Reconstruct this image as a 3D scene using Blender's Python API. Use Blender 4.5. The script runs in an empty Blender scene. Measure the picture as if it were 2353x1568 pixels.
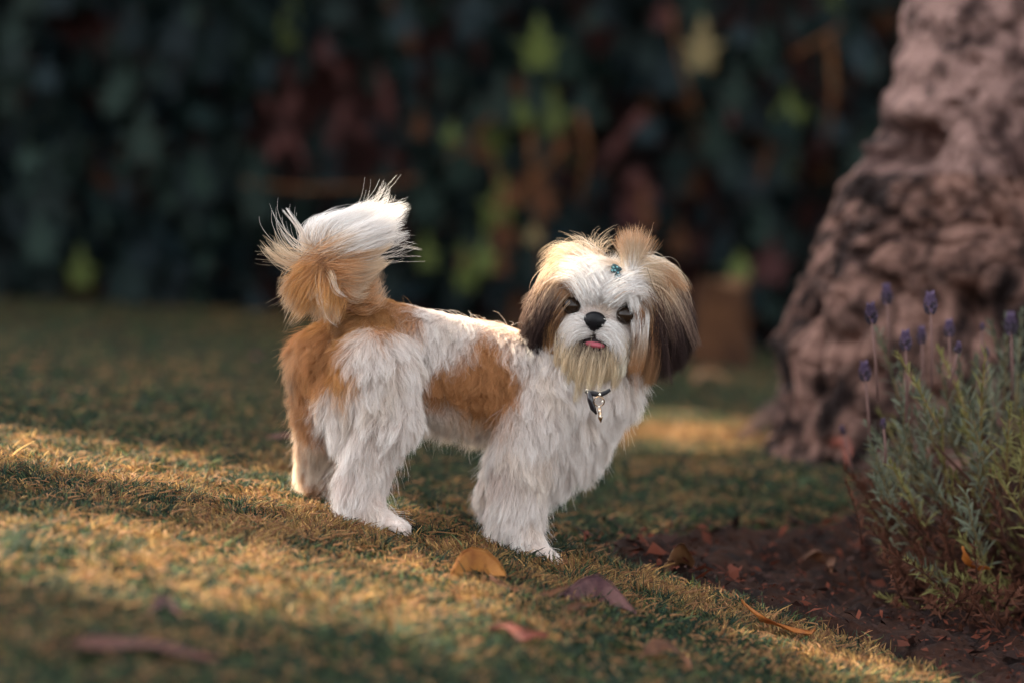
import bpy, math
import numpy as np
from mathutils import Vector, kdtree, noise as mnoise
from mathutils.bvhtree import BVHTree

# ------------------------------------------------------------------ camera, light, exposure
scene = bpy.context.scene
COL = scene.collection
R = math.radians
PITCH, DIST, CAM_Z = R(4.56), 2.75, 0.466
cam_data = bpy.data.cameras.new("camera")
cam = bpy.data.objects.new("camera", cam_data)
COL.objects.link(cam)
cam.location = (0.0, -DIST, CAM_Z)
cam.rotation_euler = (R(90) - PITCH, 0, 0)
cam_data.sensor_width = 36.0
cam_data.lens = 85.0
cam_data.clip_start = 0.05
cam_data.clip_end = 400.0
cam_data.dof.use_dof = True
cam_data.dof.focus_distance = 2.71
cam_data.dof.aperture_fstop = 2.05
scene.camera = cam

SUN_EL = R(40.0)
SUN_H = Vector((0.80, -0.60, 0.0))                 # the way the light travels over the ground
SUN_DIR = Vector((SUN_H.x * math.cos(SUN_EL), SUN_H.y * math.cos(SUN_EL), -math.sin(SUN_EL)))
world = bpy.data.worlds.new("World")
scene.world = world
world.use_nodes = True
wn = world.node_tree
for n in list(wn.nodes):
    wn.nodes.remove(n)
w_out = wn.nodes.new("ShaderNodeOutputWorld")
w_bg = wn.nodes.new("ShaderNodeBackground")
w_sky = wn.nodes.new("ShaderNodeTexSky")
w_hsv = wn.nodes.new("ShaderNodeHueSaturation")
w_sky.sky_type = 'NISHITA'
w_sky.sun_disc = False
w_sky.sun_elevation = SUN_EL
w_sky.sun_rotation = math.atan2(-SUN_H.x, -SUN_H.y)
w_sky.dust_density = 4.0
w_sky.ozone_density = 0.5
w_hsv.inputs['Saturation'].default_value = 0.12
w_bg.inputs['Strength'].default_value = 0.112
wn.links.new(w_sky.outputs[0], w_hsv.inputs['Color'])
wn.links.new(w_hsv.outputs[0], w_bg.inputs['Color'])
wn.links.new(w_bg.outputs[0], w_out.inputs['Surface'])

sun_data = bpy.data.lights.new("sun", 'SUN')
sun_data.energy = 5.0
sun_data.angle = R(0.6)
sun_data.color = (1.0, 0.85, 0.60)
sun = bpy.data.objects.new("sun", sun_data)
COL.objects.link(sun)
sun.rotation_euler = SUN_DIR.to_track_quat('-Z', 'Y').to_euler()
sun.location = (-4, 3, 6)

scene.view_settings.view_transform = 'Standard'
scene.view_settings.look = 'None'
scene.view_settings.gamma = 1.0
scene.view_settings.exposure = 2.6
scene.cycles.use_denoising = True
scene.cycles.max_bounces = 8
scene.cycles.diffuse_bounces = 4
scene.cycles.transmission_bounces = 4
scene.cycles.sample_clamp_indirect = 6.0

# ------------------------------------------------------------------ helpers
rng = np.random.default_rng(7)
F_PX = 2352 * 85.0 / 36.0
CP, SP = math.cos(PITCH), math.sin(PITCH)


def at(u, v, Y):
    """World point at depth Y that lies on the sight line of plan point (u, v) of a 2352 x 1568 sheet."""
    dx, dy = (u - 1176) / F_PX, (784 - v) / F_PX
    d = (dx, CP + dy * SP, -SP + dy * CP)
    t = (Y + DIST) / d[1]
    return np.array((d[0] * t, Y, CAM_Z + d[2] * t))


def erf(x):
    s = np.sign(x)
    x = np.abs(x)
    t = 1 / (1 + 0.3275911 * x)
    return s * (1 - (((((1.061405429 * t - 1.453152027) * t) + 1.421413741) * t - 0.284496736) * t + 0.254829592) * t * np.exp(-x * x))


def sstep(a, b, x):
    t = np.clip((x - a) / (b - a), 0, 1)
    return t * t * (3 - 2 * t)


def hash3(i, j, k):
    h = (i * 374761393 + j * 668265263 + k * 2147483647 + 1274126177) & 0xFFFFFFFF
    h = ((h ^ (h >> 13)) * 1274126177) & 0xFFFFFFFF
    h = ((h ^ (h >> 16)) * 2246822519) & 0xFFFFFFFF
    return ((h ^ (h >> 15)) & 0xFFFF) / 65535.0


def vnoise(p, scale=1.0, seed=0):
    """Value noise in -1..1 for an (N, 3) array."""
    p = np.asarray(p, float) * scale + seed * 17.31
    i = np.floor(p).astype(np.int64)
    f = p - i
    f = f * f * (3 - 2 * f)
    out = np.zeros(len(p))
    for a in (0, 1):
        for b in (0, 1):
            for c in (0, 1):
                w = (f[:, 0] if a else 1 - f[:, 0]) * (f[:, 1] if b else 1 - f[:, 1]) * (f[:, 2] if c else 1 - f[:, 2])
                out += w * hash3(i[:, 0] + a, i[:, 1] + b, i[:, 2] + c)
    return out * 2 - 1


def fbm(p, scale, octaves=3, seed=0):
    o, amp, tot = 0, 1.0, 0.0
    for k in range(octaves):
        o = o + amp * vnoise(p, scale * 2 ** k, seed + k)
        tot += amp
        amp *= 0.5
    return o / tot


def terrain(x, y):
    x = np.clip(np.asarray(x, float), -6, 6)
    y = np.clip(np.asarray(y, float), -4, 9)
    zx = -(0.11 * x + 0.13 * 0.35 * 0.8862 * (erf((x - 0.1) / 0.35) - erf(np.array(-0.1 / 0.35))))
    east = sstep(-0.25, 0.35, x)
    fade = (1 - 0.55 * sstep(0.6, 3.6, y)) * (1 - east) + (1 - 0.92 * sstep(0.12, 1.0, y) + 0.45 * sstep(2.0, 4.2, y)) * east
    return zx * fade - 0.02 * np.maximum(y, 0)


def ground_at(u, v):
    """Where the sight line of a plan point meets the lawn."""
    Y = 0.0
    dx, dy = (u - 1176) / F_PX, (784 - v) / F_PX
    d = (dx, CP + dy * SP, -SP + dy * CP)
    lo, hi = 0.5, 14.0
    for _ in range(60):
        m = (lo + hi) / 2
        p = (d[0] * m, -DIST + d[1] * m, CAM_Z + d[2] * m)
        if p[2] > float(terrain(p[0], p[1])):
            lo = m
        else:
            hi = m
    return np.array(p)


def in_poly(x, y, poly):
    inside = np.zeros(np.shape(x), bool)
    n = len(poly)
    for i in range(n):
        x0, y0 = poly[i][:2]
        x1, y1 = poly[(i + 1) % n][:2]
        if y0 == y1:
            continue
        c = ((y0 > y) != (y1 > y)) & (x < (x1 - x0) * (y - y0) / (y1 - y0) + x0)
        inside ^= c
    return inside


def lin(r, g, b):
    f = lambda c: (c / 255 / 12.92) if c / 255 <= 0.04045 else ((c / 255 + 0.055) / 1.055) ** 2.4
    return np.array((f(r), f(g), f(b)))


def new_mesh(name, verts, faces, smooth=True):
    me = bpy.data.meshes.new(name)
    me.from_pydata([tuple(v) for v in verts] if not isinstance(verts, list) else verts, [], faces if isinstance(faces, list) else faces.tolist())
    if smooth:
        me.polygons.foreach_set('use_smooth', [True] * len(me.polygons))
    me.update()
    return me


def obj(name, data, mat=None, parent=None, loc=None):
    o = bpy.data.objects.new(name, data)
    COL.objects.link(o)
    if mat is not None and data is not None and not data.materials:
        data.materials.append(mat)
    if parent is not None:
        o.parent = parent
    if loc is not None:
        o.location = loc
    return o


def tag(o, label=None, cat=None, group=None, kind=None):
    if label: o['label'] = label
    if cat: o['category'] = cat
    if group: o['group'] = group
    if kind: o['kind'] = kind
    return o


def thing(name, label, cat, group=None, loc=(0, 0, 0)):
    o = bpy.data.objects.new(name, None)
    COL.objects.link(o)
    o.location = loc
    o.empty_display_size = 0.05
    return tag(o, label, cat, group)


def mat(name, color, rough=0.7, spec=0.3, bump=None, mix=None, attr=None, translucent=0.0, coat=0.0, vary=None):
    """Procedural surface. mix=(colour2, scale, lo, hi): noise blend; bump=(scale, strength, dist)."""
    m = bpy.data.materials.new(name)
    m.use_nodes = True
    nt = m.node_tree
    b = nt.nodes['Principled BSDF']
    b.inputs['Roughness'].default_value = rough
    b.inputs['Specular IOR Level'].default_value = spec
    b.inputs['Base Color'].default_value = (*color, 1)
    if coat:
        b.inputs['Coat Weight'].default_value = coat
        b.inputs['Coat Roughness'].default_value = 0.12
    tc = nt.nodes.new('ShaderNodeTexCoord')
    src = None
    if attr:
        a = nt.nodes.new('ShaderNodeAttribute')
        a.attribute_name = attr
        src = a.outputs['Color']
    if mix:
        c2, sc, lo, hi = mix
        nz = nt.nodes.new('ShaderNodeTexNoise')
        nz.inputs['Scale'].default_value = sc
        nz.inputs['Detail'].default_value = 6
        nz.inputs['Roughness'].default_value = 0.6
        nt.links.new(tc.outputs['Object'], nz.inputs['Vector'])
        rp = nt.nodes.new('ShaderNodeMapRange')
        rp.inputs['From Min'].default_value = lo
        rp.inputs['From Max'].default_value = hi
        nt.links.new(nz.outputs['Fac'], rp.inputs['Value'])
        mx = nt.nodes.new('ShaderNodeMix')
        mx.data_type = 'RGBA'
        mx.inputs['A'].default_value = (*color, 1)
        mx.inputs['B'].default_value = (*c2, 1)
        nt.links.new(rp.outputs[0], mx.inputs['Factor'])
        if src is not None:
            nt.links.new(src, mx.inputs['A'])
        src = mx.outputs['Result']
    if vary:
        oi = nt.nodes.new('ShaderNodeObjectInfo')
        rp = nt.nodes.new('ShaderNodeMapRange')
        rp.inputs['To Min'].default_value = 1 - vary
        rp.inputs['To Max'].default_value = 1 + vary
        nt.links.new(oi.outputs['Random'], rp.inputs['Value'])
        h = nt.nodes.new('ShaderNodeHueSaturation')
        nt.links.new(rp.outputs[0], h.inputs['Value'])
        if src is not None:
            nt.links.new(src, h.inputs['Color'])
        else:
            h.inputs['Color'].default_value = (*color, 1)
        src = h.outputs[0]
    if src is not None:
        nt.links.new(src, b.inputs['Base Color'])
    if bump:
        nz = nt.nodes.new('ShaderNodeTexNoise')
        nz.inputs['Scale'].default_value = bump[0]
        nz.inputs['Detail'].default_value = 8
        nt.links.new(tc.outputs['Object'], nz.inputs['Vector'])
        bp = nt.nodes.new('ShaderNodeBump')
        bp.inputs['Strength'].default_value = bump[1]
        bp.inputs['Distance'].default_value = bump[2]
        nt.links.new(nz.outputs['Fac'], bp.inputs['Height'])
        nt.links.new(bp.outputs[0], b.inputs['Normal'])
    if translucent:
        tr = nt.nodes.new('ShaderNodeBsdfTranslucent')
        tr.inputs['Color'].default_value = (*color, 1)
        if src is not None:
            nt.links.new(src, tr.inputs['Color'])
        ms = nt.nodes.new('ShaderNodeMixShader')
        ms.inputs[0].default_value = translucent
        nt.links.new(b.outputs[0], ms.inputs[1])
        nt.links.new(tr.outputs[0], ms.inputs[2])
        nt.links.new(ms.outputs[0], nt.nodes['Material Output'].inputs['Surface'])
    return m


def curves(name, pts, rad, col, material, parent=None):
    """pts (N,K,3), rad (N,K) or (K,), col (N,K,3) -> one hair-curves object."""
    n, k = pts.shape[:2]
    cu = bpy.data.hair_curves.new(name)
    cu.add_curves([k] * n)
    cu.points.foreach_set('position', np.ascontiguousarray(pts, dtype=np.float32).ravel())
    ra = cu.attributes.get('radius') or cu.attributes.new('radius', 'FLOAT', 'POINT')
    rad = np.broadcast_to(rad, (n, k))
    ra.data.foreach_set('value', np.ascontiguousarray(rad, dtype=np.float32).ravel())
    ca = cu.attributes.new('col', 'FLOAT_COLOR', 'POINT')
    c4 = np.ones((n, k, 4), np.float32)
    c4[..., :3] = col
    ca.data.foreach_set('color', c4.ravel())
    return obj(name, cu, material, parent)


def tube(path, radii, sides=8, close=True):
    """verts, faces of a tapered tube along a polyline."""
    path = [Vector(p) for p in path]
    vs, fs = [], []
    up = Vector((0.13, 0.91, 0.31)).normalized()
    for i, p in enumerate(path):
        t = (path[min(i + 1, len(path) - 1)] - path[max(i - 1, 0)]).normalized()
        a = t.cross(up)
        if a.length < 1e-3:
            a = t.cross(Vector((1, 0, 0)))
        a.normalize()
        b = t.cross(a)
        for s in range(sides):
            th = 2 * math.pi * s / sides
            vs.append(p + (a * math.cos(th) + b * math.sin(th)) * radii[i])
    n = len(path)
    for i in range(n - 1):
        for s in range(sides):
            s2 = (s + 1) % sides
            fs.append((i * sides + s, i * sides + s2, (i + 1) * sides + s2, (i + 1) * sides + s))
    if close:
        fs.append(tuple(range(sides))[::-1])
        fs.append(tuple((n - 1) * sides + s for s in range(sides)))
    return [tuple(v) for v in vs], fs


def merge(parts):
    V, Fc = [], []
    for v, f in parts:
        o = len(V)
        V += list(v)
        Fc += [tuple(i + o for i in q) for q in f]
    return V, Fc


# ------------------------------------------------------------------ ground, flower bed, lawn
BED = [ground_at(*p)[:2] for p in ((1330, 1262), (1440, 1318), (1560, 1352), (1720, 1402), (1900, 1462), (2060, 1525), (2200, 1600))]
BED += [np.array((0.75, -0.85)), np.array((1.9, -0.9)), np.array((2.2, 1.4))]
BED += [ground_at(*p)[:2] for p in ((2352, 1060), (1990, 1130), (1885, 1205), (1720, 1228), (1560, 1226), (1430, 1238))]
TREE_C = at(2250, 1000, 1.15)[:2]


def spaced(lim, n):
    t = np.linspace(-1, 1, n)
    return np.sinh(t * 5.5) / math.sinh(5.5) * lim


gx, gy = spaced(120, 301), spaced(120, 301) + 0.5
GX, GY = np.meshgrid(gx, gy)
GZ = terrain(GX, GY) + 0.006 * fbm(np.stack([GX.ravel(), GY.ravel(), 0 * GX.ravel()], 1), 3.0, 2).reshape(GX.shape)
V = np.stack([GX.ravel(), GY.ravel(), GZ.ravel()], 1)
n = len(gx)
idx = np.arange(n * n).reshape(n, n)
Fc = np.stack([idx[:-1, :-1].ravel(), idx[:-1, 1:].ravel(), idx[1:, 1:].ravel(), idx[1:, :-1].ravel()], 1)
m_ground = mat('turf_soil', lin(44, 42, 32), 0.95, 0.1, bump=(60, 0.6, 0.01), mix=(lin(66, 50, 34), 7.0, 0.4, 0.62))
tag(obj('ground', new_mesh('ground', V, Fc), m_ground), kind='structure')

bx = np.arange(0.0, 2.2, 0.012)
by = np.arange(-0.95, 1.6, 0.012)
BX, BY = np.meshgrid(bx, by)
P3 = np.stack([BX.ravel(), BY.ravel(), 0 * BX.ravel()], 1)
BZ = terrain(BX, BY).ravel() + 0.010 + 0.020 * fbm(P3, 22, 3, 3) + 0.024 * np.abs(fbm(P3, 50, 2, 5))
ok = in_poly(P3[:, 0], P3[:, 1], BED)
edge_ = np.zeros(len(P3))
for ox in (-.04, -.02, 0, .02, .04):
    for oy in (-.04, -.02, 0, .02, .04):
        edge_ += in_poly(P3[:, 0] + ox, P3[:, 1] + oy, BED) / 25.0
BZ = terrain(BX, BY).ravel() - 0.012 + (BZ - terrain(BX, BY).ravel() + 0.012) * sstep(0.45, 1.0, edge_)
idx = np.arange(len(P3)).reshape(BX.shape)
Q = np.stack([idx[:-1, :-1].ravel(), idx[:-1, 1:].ravel(), idx[1:, 1:].ravel(), idx[1:, :-1].ravel()], 1)
Q = Q[ok[Q].all(1)]
used = np.unique(Q)
remap = np.full(len(P3), -1)
remap[used] = np.arange(len(used))
V = np.stack([P3[used, 0], P3[used, 1], BZ[used]], 1)
m_soil = mat('bed_soil', lin(44, 26, 19), 0.95, 0.1, bump=(120, 0.8, 0.006), mix=(lin(26, 17, 16), 30.0, 0.42, 0.6))
tag(obj('flower_bed', new_mesh('flower_bed', V, remap[Q]), m_soil), kind='structure')

# sunny places wanted on the lawn; the unseen western crowns are cut open towards them
LIT = [[ground_at(*p)[:2] for p in poly] for poly in (
    [(-250, 985), (0, 1012), (320, 1058), (640, 1118), (960, 1192), (990, 1225), (760, 1215), (420, 1150), (200, 1105), (-250, 1100)],
    [(-250, 1165), (0, 1195), (250, 1228), (560, 1275), (840, 1290), (1110, 1310), (1190, 1400), (1270, 1500), (1120, 1560), (760, 1480), (420, 1420), (0, 1345), (-250, 1310)],
    [(1290, 1296), (1500, 1345), (1800, 1425), (2100, 1530), (2352, 1620), (2352, 1700), (2050, 1640), (1850, 1545), (1640, 1450), (1440, 1375)],
    [(390, 722), (640, 722), (700, 765), (420, 752)],
    [(1370, 935), (1560, 950), (1720, 975), (1780, 1035), (1600, 1060), (1380, 1045)],
)]

m_grass = mat('grass_blade', (0.1, 0.1, 0.05), 0.6, 0.15, attr='col', translucent=0.3)
DRY_SUNLIT = [(ground_at(*p)[:2], r) for p, r in (((300, 1100), .35), ((700, 1180), .25), ((1000, 1260), .22), ((1550, 1000), .33), ((1350, 1000), .2),
                                           ((700, 1290), .2), ((1600, 1110), .2), ((60, 1060), .3), ((500, 735), .35), ((1500, 1360), .13), ((1750, 1430), .14), ((1980, 1530), .14), ((100, 1280), .22), ((400, 1360), .2), ((1100, 1440), .16), ((900, 1330), .15), ((1450, 1000), .14), ((1570, 1005), .14), ((1680, 1015), .14))]


def grass_patch(nb, y0, y1, xm, hmin, hmax, rad):
    y = rng.uniform(y0, y1, nb)
    half = 0.235 * (y + DIST) + xm
    x = rng.uniform(-1, 1, nb) * half
    keep = ~in_poly(x, y, BED)
    # a ragged fringe reaches into the bed
    jit = rng.normal(0, 0.03, (nb, 2))
    keep |= (~in_poly(x + jit[:, 0], y + jit[:, 1], BED)) & (rng.random(nb) < 0.5)
    keep &= np.hypot(x - TREE_C[0], y - TREE_C[1]) > 0.36
    x, y = x[keep], y[keep]
    nb = len(x)
    p3 = np.stack([x, y, 0 * x], 1)
    tuft = vnoise(p3, 45, 2)
    h = rng.uniform(hmin, hmax, nb) * (0.85 + 0.35 * tuft) * (0.8 + 0.3 * vnoise(p3, 6, 9))
    th = rng.uniform(0, 2 * math.pi, nb)
    lean = np.abs(rng.normal(0.75, 0.45, nb))
    th = th * 0.6 + 3 * vnoise(p3, 30, 12)
    dirx, diry = np.cos(th), np.sin(th)
    root = np.stack([x, y, terrain(x, y) + 0.004], 1)
    K = 4
    pts = np.zeros((nb, K, 3))
    for k in range(K):
        t = k / (K - 1)
        out = h * lean * (0.35 * t + 0.65 * t * t)
        pts[:, k] = root + np.stack([dirx * out, diry * out, h * (t - 0.22 * t * t * lean)], 1)
    dry = 0.03 + 0.30 * fbm(p3, 2.2, 3, 4) + 0.55 * vnoise(p3, 55, 8) + 0.25 * vnoise(p3, 14, 18) + rng.normal(0, 0.14, nb)
    for c, r in DRY_SUNLIT:
        dry += (0.15 if r > .145 else .40) * np.exp(-((x - c[0]) ** 2 + (y - c[1]) ** 2) / (r * r))  # straw spots: dry turf, and sunlight painted into the blades along the lit bands
    d = sstep(0.28, 0.55, dry)[:, None]
    green = lin(38, 56, 44) * rng.uniform(.25, 1.2, (nb, 1)) + lin(78, 84, 44) * (rng.random((nb, 1)) < .25) * 0.7
    straw = lin(158, 124, 78) * rng.uniform(0.55, 1.1, (nb, 1))
    rust = lin(122, 84, 58) * rng.uniform(0.6, 1.1, (nb, 1))
    w = (rng.random((nb, 1)) < 0.35)
    base = green * (1 - d) + np.where(w, rust, straw) * d
    base = base * np.where(rng.random((nb, 1)) < .12, 1.9, .88)
    col = np.repeat(base[:, None, :], K, 1)
    col[:, 0] *= 0.75
    # some blades stand taller, some lie flat as dry clippings
    tall = rng.random(nb) < .035
    pts[tall] = pts[tall][:, :1] + (pts[tall] - pts[tall][:, :1]) * np.array((1.2, 1.2, 1.0)) * rng.uniform(1.2, 1.55, (tall.sum(), 1, 1))
    flat = rng.random(nb) < .04
    nf = flat.sum()
    pts[flat] = pts[flat][:, :1] + (pts[flat] - pts[flat][:, :1]) * np.array((1.1, 1.1, .3)) + np.array((0, 0, .009))
    col[flat] = (lin(150, 108, 74) * rng.uniform(.5, 1.15, (nf, 1)))[:, None, :]
    rr = rad * rng.uniform(0.7, 1.25, (nb, 1)) * np.array([[1.0, 0.95, 0.7, 0.2]])
    return pts, rr, col


GS = [grass_patch(80000, -1.15, -0.45, 0.35, 0.012, 0.024, 0.0009),
      grass_patch(190000, -0.45, 0.75, 0.40, 0.011, 0.023, 0.0008),
      grass_patch(100000, 0.75, 2.2, 0.6, 0.012, 0.024, 0.0012),
      grass_patch(80000, 2.2, 4.75, 0.9, 0.012, 0.024, 0.0019)]
g = [np.concatenate([q[i] for q in GS]) for i in range(3)]
tag(curves('grass', g[0], g[1], g[2], m_grass), 'short mown lawn grass, dark green with dry patches and sun bands tinted straw', 'grass', kind='stuff')
# ------------------------------------------------------------------ garden wall and ivy hedge
HY = 4.62
m_wall = mat('old_plaster', lin(92, 58, 56), 0.9, 0.15, bump=(14, 0.6, 0.02), mix=(lin(40, 32, 32), 3.0, 0.45, 0.62))
wv, wf = [], []
nx, nz = 60, 12
for j in range(nz + 1):
    for i in range(nx + 1):
        x = -6 + 12 * i / nx
        z = -0.9 + 2.9 * j / nz
        wv.append((x, HY + 0.34 + 0.012 * mnoise.noise(Vector((x * 2, z * 2, 1))), z))
for j in range(nz):
    for i in range(nx):
        a = j * (nx + 1) + i
        wf.append((a, a + 1, a + nx + 2, a + nx + 1))
o = len(wv)
wv += [(-6, HY + 0.34, 2.0), (6, HY + 0.34, 2.0), (6, HY + 0.56, 2.0), (-6, HY + 0.56, 2.0), (6, HY + 0.56, -0.9), (-6, HY + 0.56, -0.9)]
wf += [(o, o + 1, o + 2, o + 3), (o + 3, o + 2, o + 4, o + 5)]
tag(obj('garden_wall', new_mesh('garden_wall', wv, wf, False), m_wall), 'old reddish plaster garden wall showing between the ivy leaves', 'wall')

hedge = thing('ivy_hedge', 'dark ivy covering the wall behind the dog across the whole background', 'ivy', loc=(0, HY, -0.1))


def ivy_leaf(lobes, seed):
    """Five-lobed ivy leaf, about 1 unit wide, cupped, with a raised midrib."""
    r = np.random.default_rng(seed)
    ang = [-90, -62, -30, -8, 22, 40, 62, 78, 90]
    if lobes:
        rad = [0.42, 0.54, 0.44, 0.28, 0.62, 0.32, 0.38, 0.62, 0.90]
    else:
        rad = [0.36, 0.52, 0.58, 0.46, 0.56, 0.42, 0.46, 0.62, 0.84]
    right = [(math.cos(R(a)) * q, math.sin(R(a)) * q) for a, q in zip(ang, rad)]
    right[0] = (0.0, -0.30)
    left = [(-x * r.uniform(0.9, 1.08), y) for x, y in right[1:-1]][::-1]
    outline = right + left
    vs = [(0, 0, 0.0)]
    for x, y in outline:
        vs.append((x, y, -0.28 * (x * x) - 0.14 * max(0, y) ** 2 + r.normal(0, 0.02)))
    for x, y in outline:
        vs.append((x * 0.5, y * 0.5, -0.02 + (0.03 if abs(x) < 0.05 else -0.015)))
    n = len(outline)
    fs = []
    for i in range(n):
        j = (i + 1) % n
        fs.append((0, 1 + n + i, 1 + n + j))
        fs.append((1 + n + i, 1 + i, 1 + j, 1 + n + j))
    return vs, fs


IVY_MATS = {
    'deep': mat('ivy_deep_green', lin(25, 42, 41), 0.6, 0.18, translucent=0.12, vary=0.35, mix=(lin(18, 31, 32), 9, 0.4, 0.6)),
    'blue': mat('ivy_blue_green', lin(23, 37, 42), 0.6, 0.18, translucent=0.1, vary=0.35),
    'mid': mat('ivy_mid_green', lin(42, 58, 53), 0.6, 0.18, translucent=0.2, vary=0.35),
    'bright': mat('ivy_sunlit_yellow_green', lin(100, 112, 60), 0.55, 0.2, translucent=0.35, vary=0.2),  # pale yellow-green colour stands in for sun on the leaves
    'rust': mat('ivy_withered_brown', lin(86, 56, 40), 0.8, 0.1, translucent=0.2, vary=0.4),
    'red': mat('ivy_dusky_red', lin(76, 46, 46), 0.7, 0.15, translucent=0.2, vary=0.3),
    'cream': mat('ivy_pale_cream', lin(146, 130, 94), 0.6, 0.2, translucent=0.3, vary=0.1),
}
IVY_SHAPES = [ivy_leaf(True, 1), ivy_leaf(True, 2), ivy_leaf(False, 3)]
IVY_ME = {}
for key, m in IVY_MATS.items():
    for s, (v, f) in enumerate(IVY_SHAPES):
        me = new_mesh('ivy_leaf', v, f)
        me.materials.append(m)
        IVY_ME[key, s] = me


def leaf_matrix(p, size, yaw, pitch, roll):
    from mathutils import Matrix, Euler
    # the leaf's face (+Z) looks out of the hedge (-Y), its tip hangs down
    e = Euler((R(90) - pitch, roll, yaw), 'XYZ').to_matrix().to_4x4()
    return Matrix.Translation(Vector(p)) @ e @ Matrix.Rotation(roll, 4, 'Z') @ Matrix.Diagonal((size, size, size, 1))


def hedge_bulge(x, z):
    return 0.10 * mnoise.noise(Vector((x * 1.3, z * 1.6, 4.0))) + 0.05 * mnoise.noise(Vector((x * 4, z * 4, 9.0)))


def wall_gap(x, z):
    """Bare places where the wall is seen between leaves."""
    s = 0
    for (u, v, rr) in ((655, 250, 0.10), (700, 370, 0.09), (800, 200, 0.10), (890, 280, 0.09), (900, 370, 0.08), (760, 300, 0.07), (1400, 330, 0.09), (1465, 420, 0.08), (660, 330, .07)):
        c = at(u, v, HY + 0.1)
        s = max(s, math.exp(-(((x - c[0]) / rr) ** 2 + ((z - c[2]) / rr) ** 2)))
    return s


hr = np.random.default_rng(21)
cands = []
for i in range(7200):
    x = hr.uniform(-3.4, 3.4)
    z = hr.uniform(-0.35, 2.15)
    depth = hr.random()
    cands.append((x, z, depth))
named, stuff_parts = [], {k: [] for k in IVY_MATS}
for (x, z, depth) in cands:
    base = float(terrain(x, HY)) + 0.02
    if z < base:
        continue
    g_ = wall_gap(x, z)
    if g_ > 0.35 and hr.random() < 0.82:
        continue
    Y = HY + hedge_bulge(x, z) + 0.24 * depth - 0.05
    size = (0.06 + 0.11 * hr.random() ** 1.3) if x < 0.1 else (0.05 + 0.09 * hr.random())
    q = hr.random()
    warm = float(sstep(-0.2, 0.25, np.array(x))) * (1 - 0.55 * float(sstep(0.45, 0.9, np.array(x))))
    if q < 0.075 * warm + 0.006:
        key = 'rust'
    elif q < 0.11 * warm + 0.010:
        key = 'red'
    elif q < 0.13 * warm + 0.016:
        key = 'bright'
    elif q < 0.30:
        key = 'mid'
    elif q < 0.58:
        key = 'blue'
    else:
        key = 'deep'
    M = leaf_matrix((x, Y, z), size, hr.normal(0, 0.75), hr.normal(0.25, 0.5), hr.normal(0, 1.2))
    inview = abs(x) < 1.62 and z < 0.98
    named.append((depth if inview else 9, key, M))
named.sort(key=lambda t: t[0])
HM = hedge.matrix_world.copy()
from mathutils import Matrix
HOFF = Matrix.Translation((0, -HY, 0.1))
SPECIAL = [  # leaves one can pick out: (u, v, size, kind, roll)
    (1238, 118, 0.125, 'bright', 3.3), (1612, 120, 0.125, 'cream', 2.9), (1605, 30, 0.10, 'mid', 3.4), (1150, 245, 0.13, 'mid', 2.6), (1195, 268, 0.07, 'bright', 3.5),
    (1065, 380, 0.16, 'mid', 2.2), (1070, 640, 0.085, 'bright', 3.0), (980, 590, 0.09, 'bright', 4.0), (1000, 505, 0.07, 'mid', 3.1), (262, 230, 0.10, 'mid', 2.9), (185, 630, 0.10, 'bright', 3.2),
    (1150, 610, 0.07, 'rust', 3.6), (1225, 420, 0.09, 'rust', 2.2), (1250, 465, 0.10, 'rust', 1.4), (1290, 340, 0.08, 'rust', 4.2), (1160, 545, 0.08, 'rust', 3.3), (1110, 600, 0.09, 'bright', 2.1),
    (940, 100, 0.06, 'rust', 3.0), (745, 120, 0.07, 'red', 3.0), (1640, 330, 0.12, 'mid', 3.0), (1800, 300, 0.10, 'deep', 2.8), (330, 330, 0.14, 'mid', 2.6), (460, 420, 0.12, 'mid', 3.5),
    (90, 560, 0.13, 'mid', 3.3), (590, 470, 0.12, 'mid', 2.7), (300, 80, 0.12, 'blue', 3.4), (1225, 545, 0.05, 'cream', 3.2), (1690, 215, .12, 'mid', 3.0), (1560, 560, .08, 'rust', 2.4), (1700, 620, .07, 'bright', 3.4)]
for _ in range(7):
    SPECIAL.append((hr.uniform(960, 1290), hr.uniform(200, 690), hr.uniform(.035, .075), ('bright', 'mid', 'rust', 'bright')[hr.integers(4)], hr.uniform(0, 6.28)))
for (u, v, s, key, roll) in SPECIAL:
    p = at(u, v, HY - 0.16)
    M = leaf_matrix(p, s, hr.normal(0, 0.25), hr.normal(0.2, 0.15), roll)
    o = obj('leaf', IVY_ME[key, hr.integers(3)], None, hedge)
    o.matrix_local = HOFF @ M
for i, (d, key, M) in enumerate(named):
    if i < 240 and d < 9:
        o = obj('leaf', IVY_ME[key, hr.integers(3)], None, hedge)
        o.matrix_local = HOFF @ M
    else:
        stuff_parts[key].append(M)
fv, ff, fm = [], [], []
keys = list(IVY_MATS)
for ki, key in enumerate(keys):
    for M in stuff_parts[key]:
        v, f = IVY_SHAPES[hr.integers(3)]
        MM = HOFF @ M
        o = len(fv)
        fv += [tuple(MM @ Vector(q)) for q in v]
        ff += [tuple(i + o for i in t) for t in f]
        fm += [ki] * len(f)
me = new_mesh('foliage', fv, ff)
for k in keys:
    me.materials.append(IVY_MATS[k])
me.polygons.foreach_set('material_index', fm)
tag(obj('foliage', me, None, hedge), kind='stuff')
def resample_pts(path):
    out = []
    for a_, b_ in zip(path[:-1], path[1:]):
        out += [a_.lerp(b_, t) for t in (0, .33, .66)]
    return out + [path[-1]]


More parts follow.
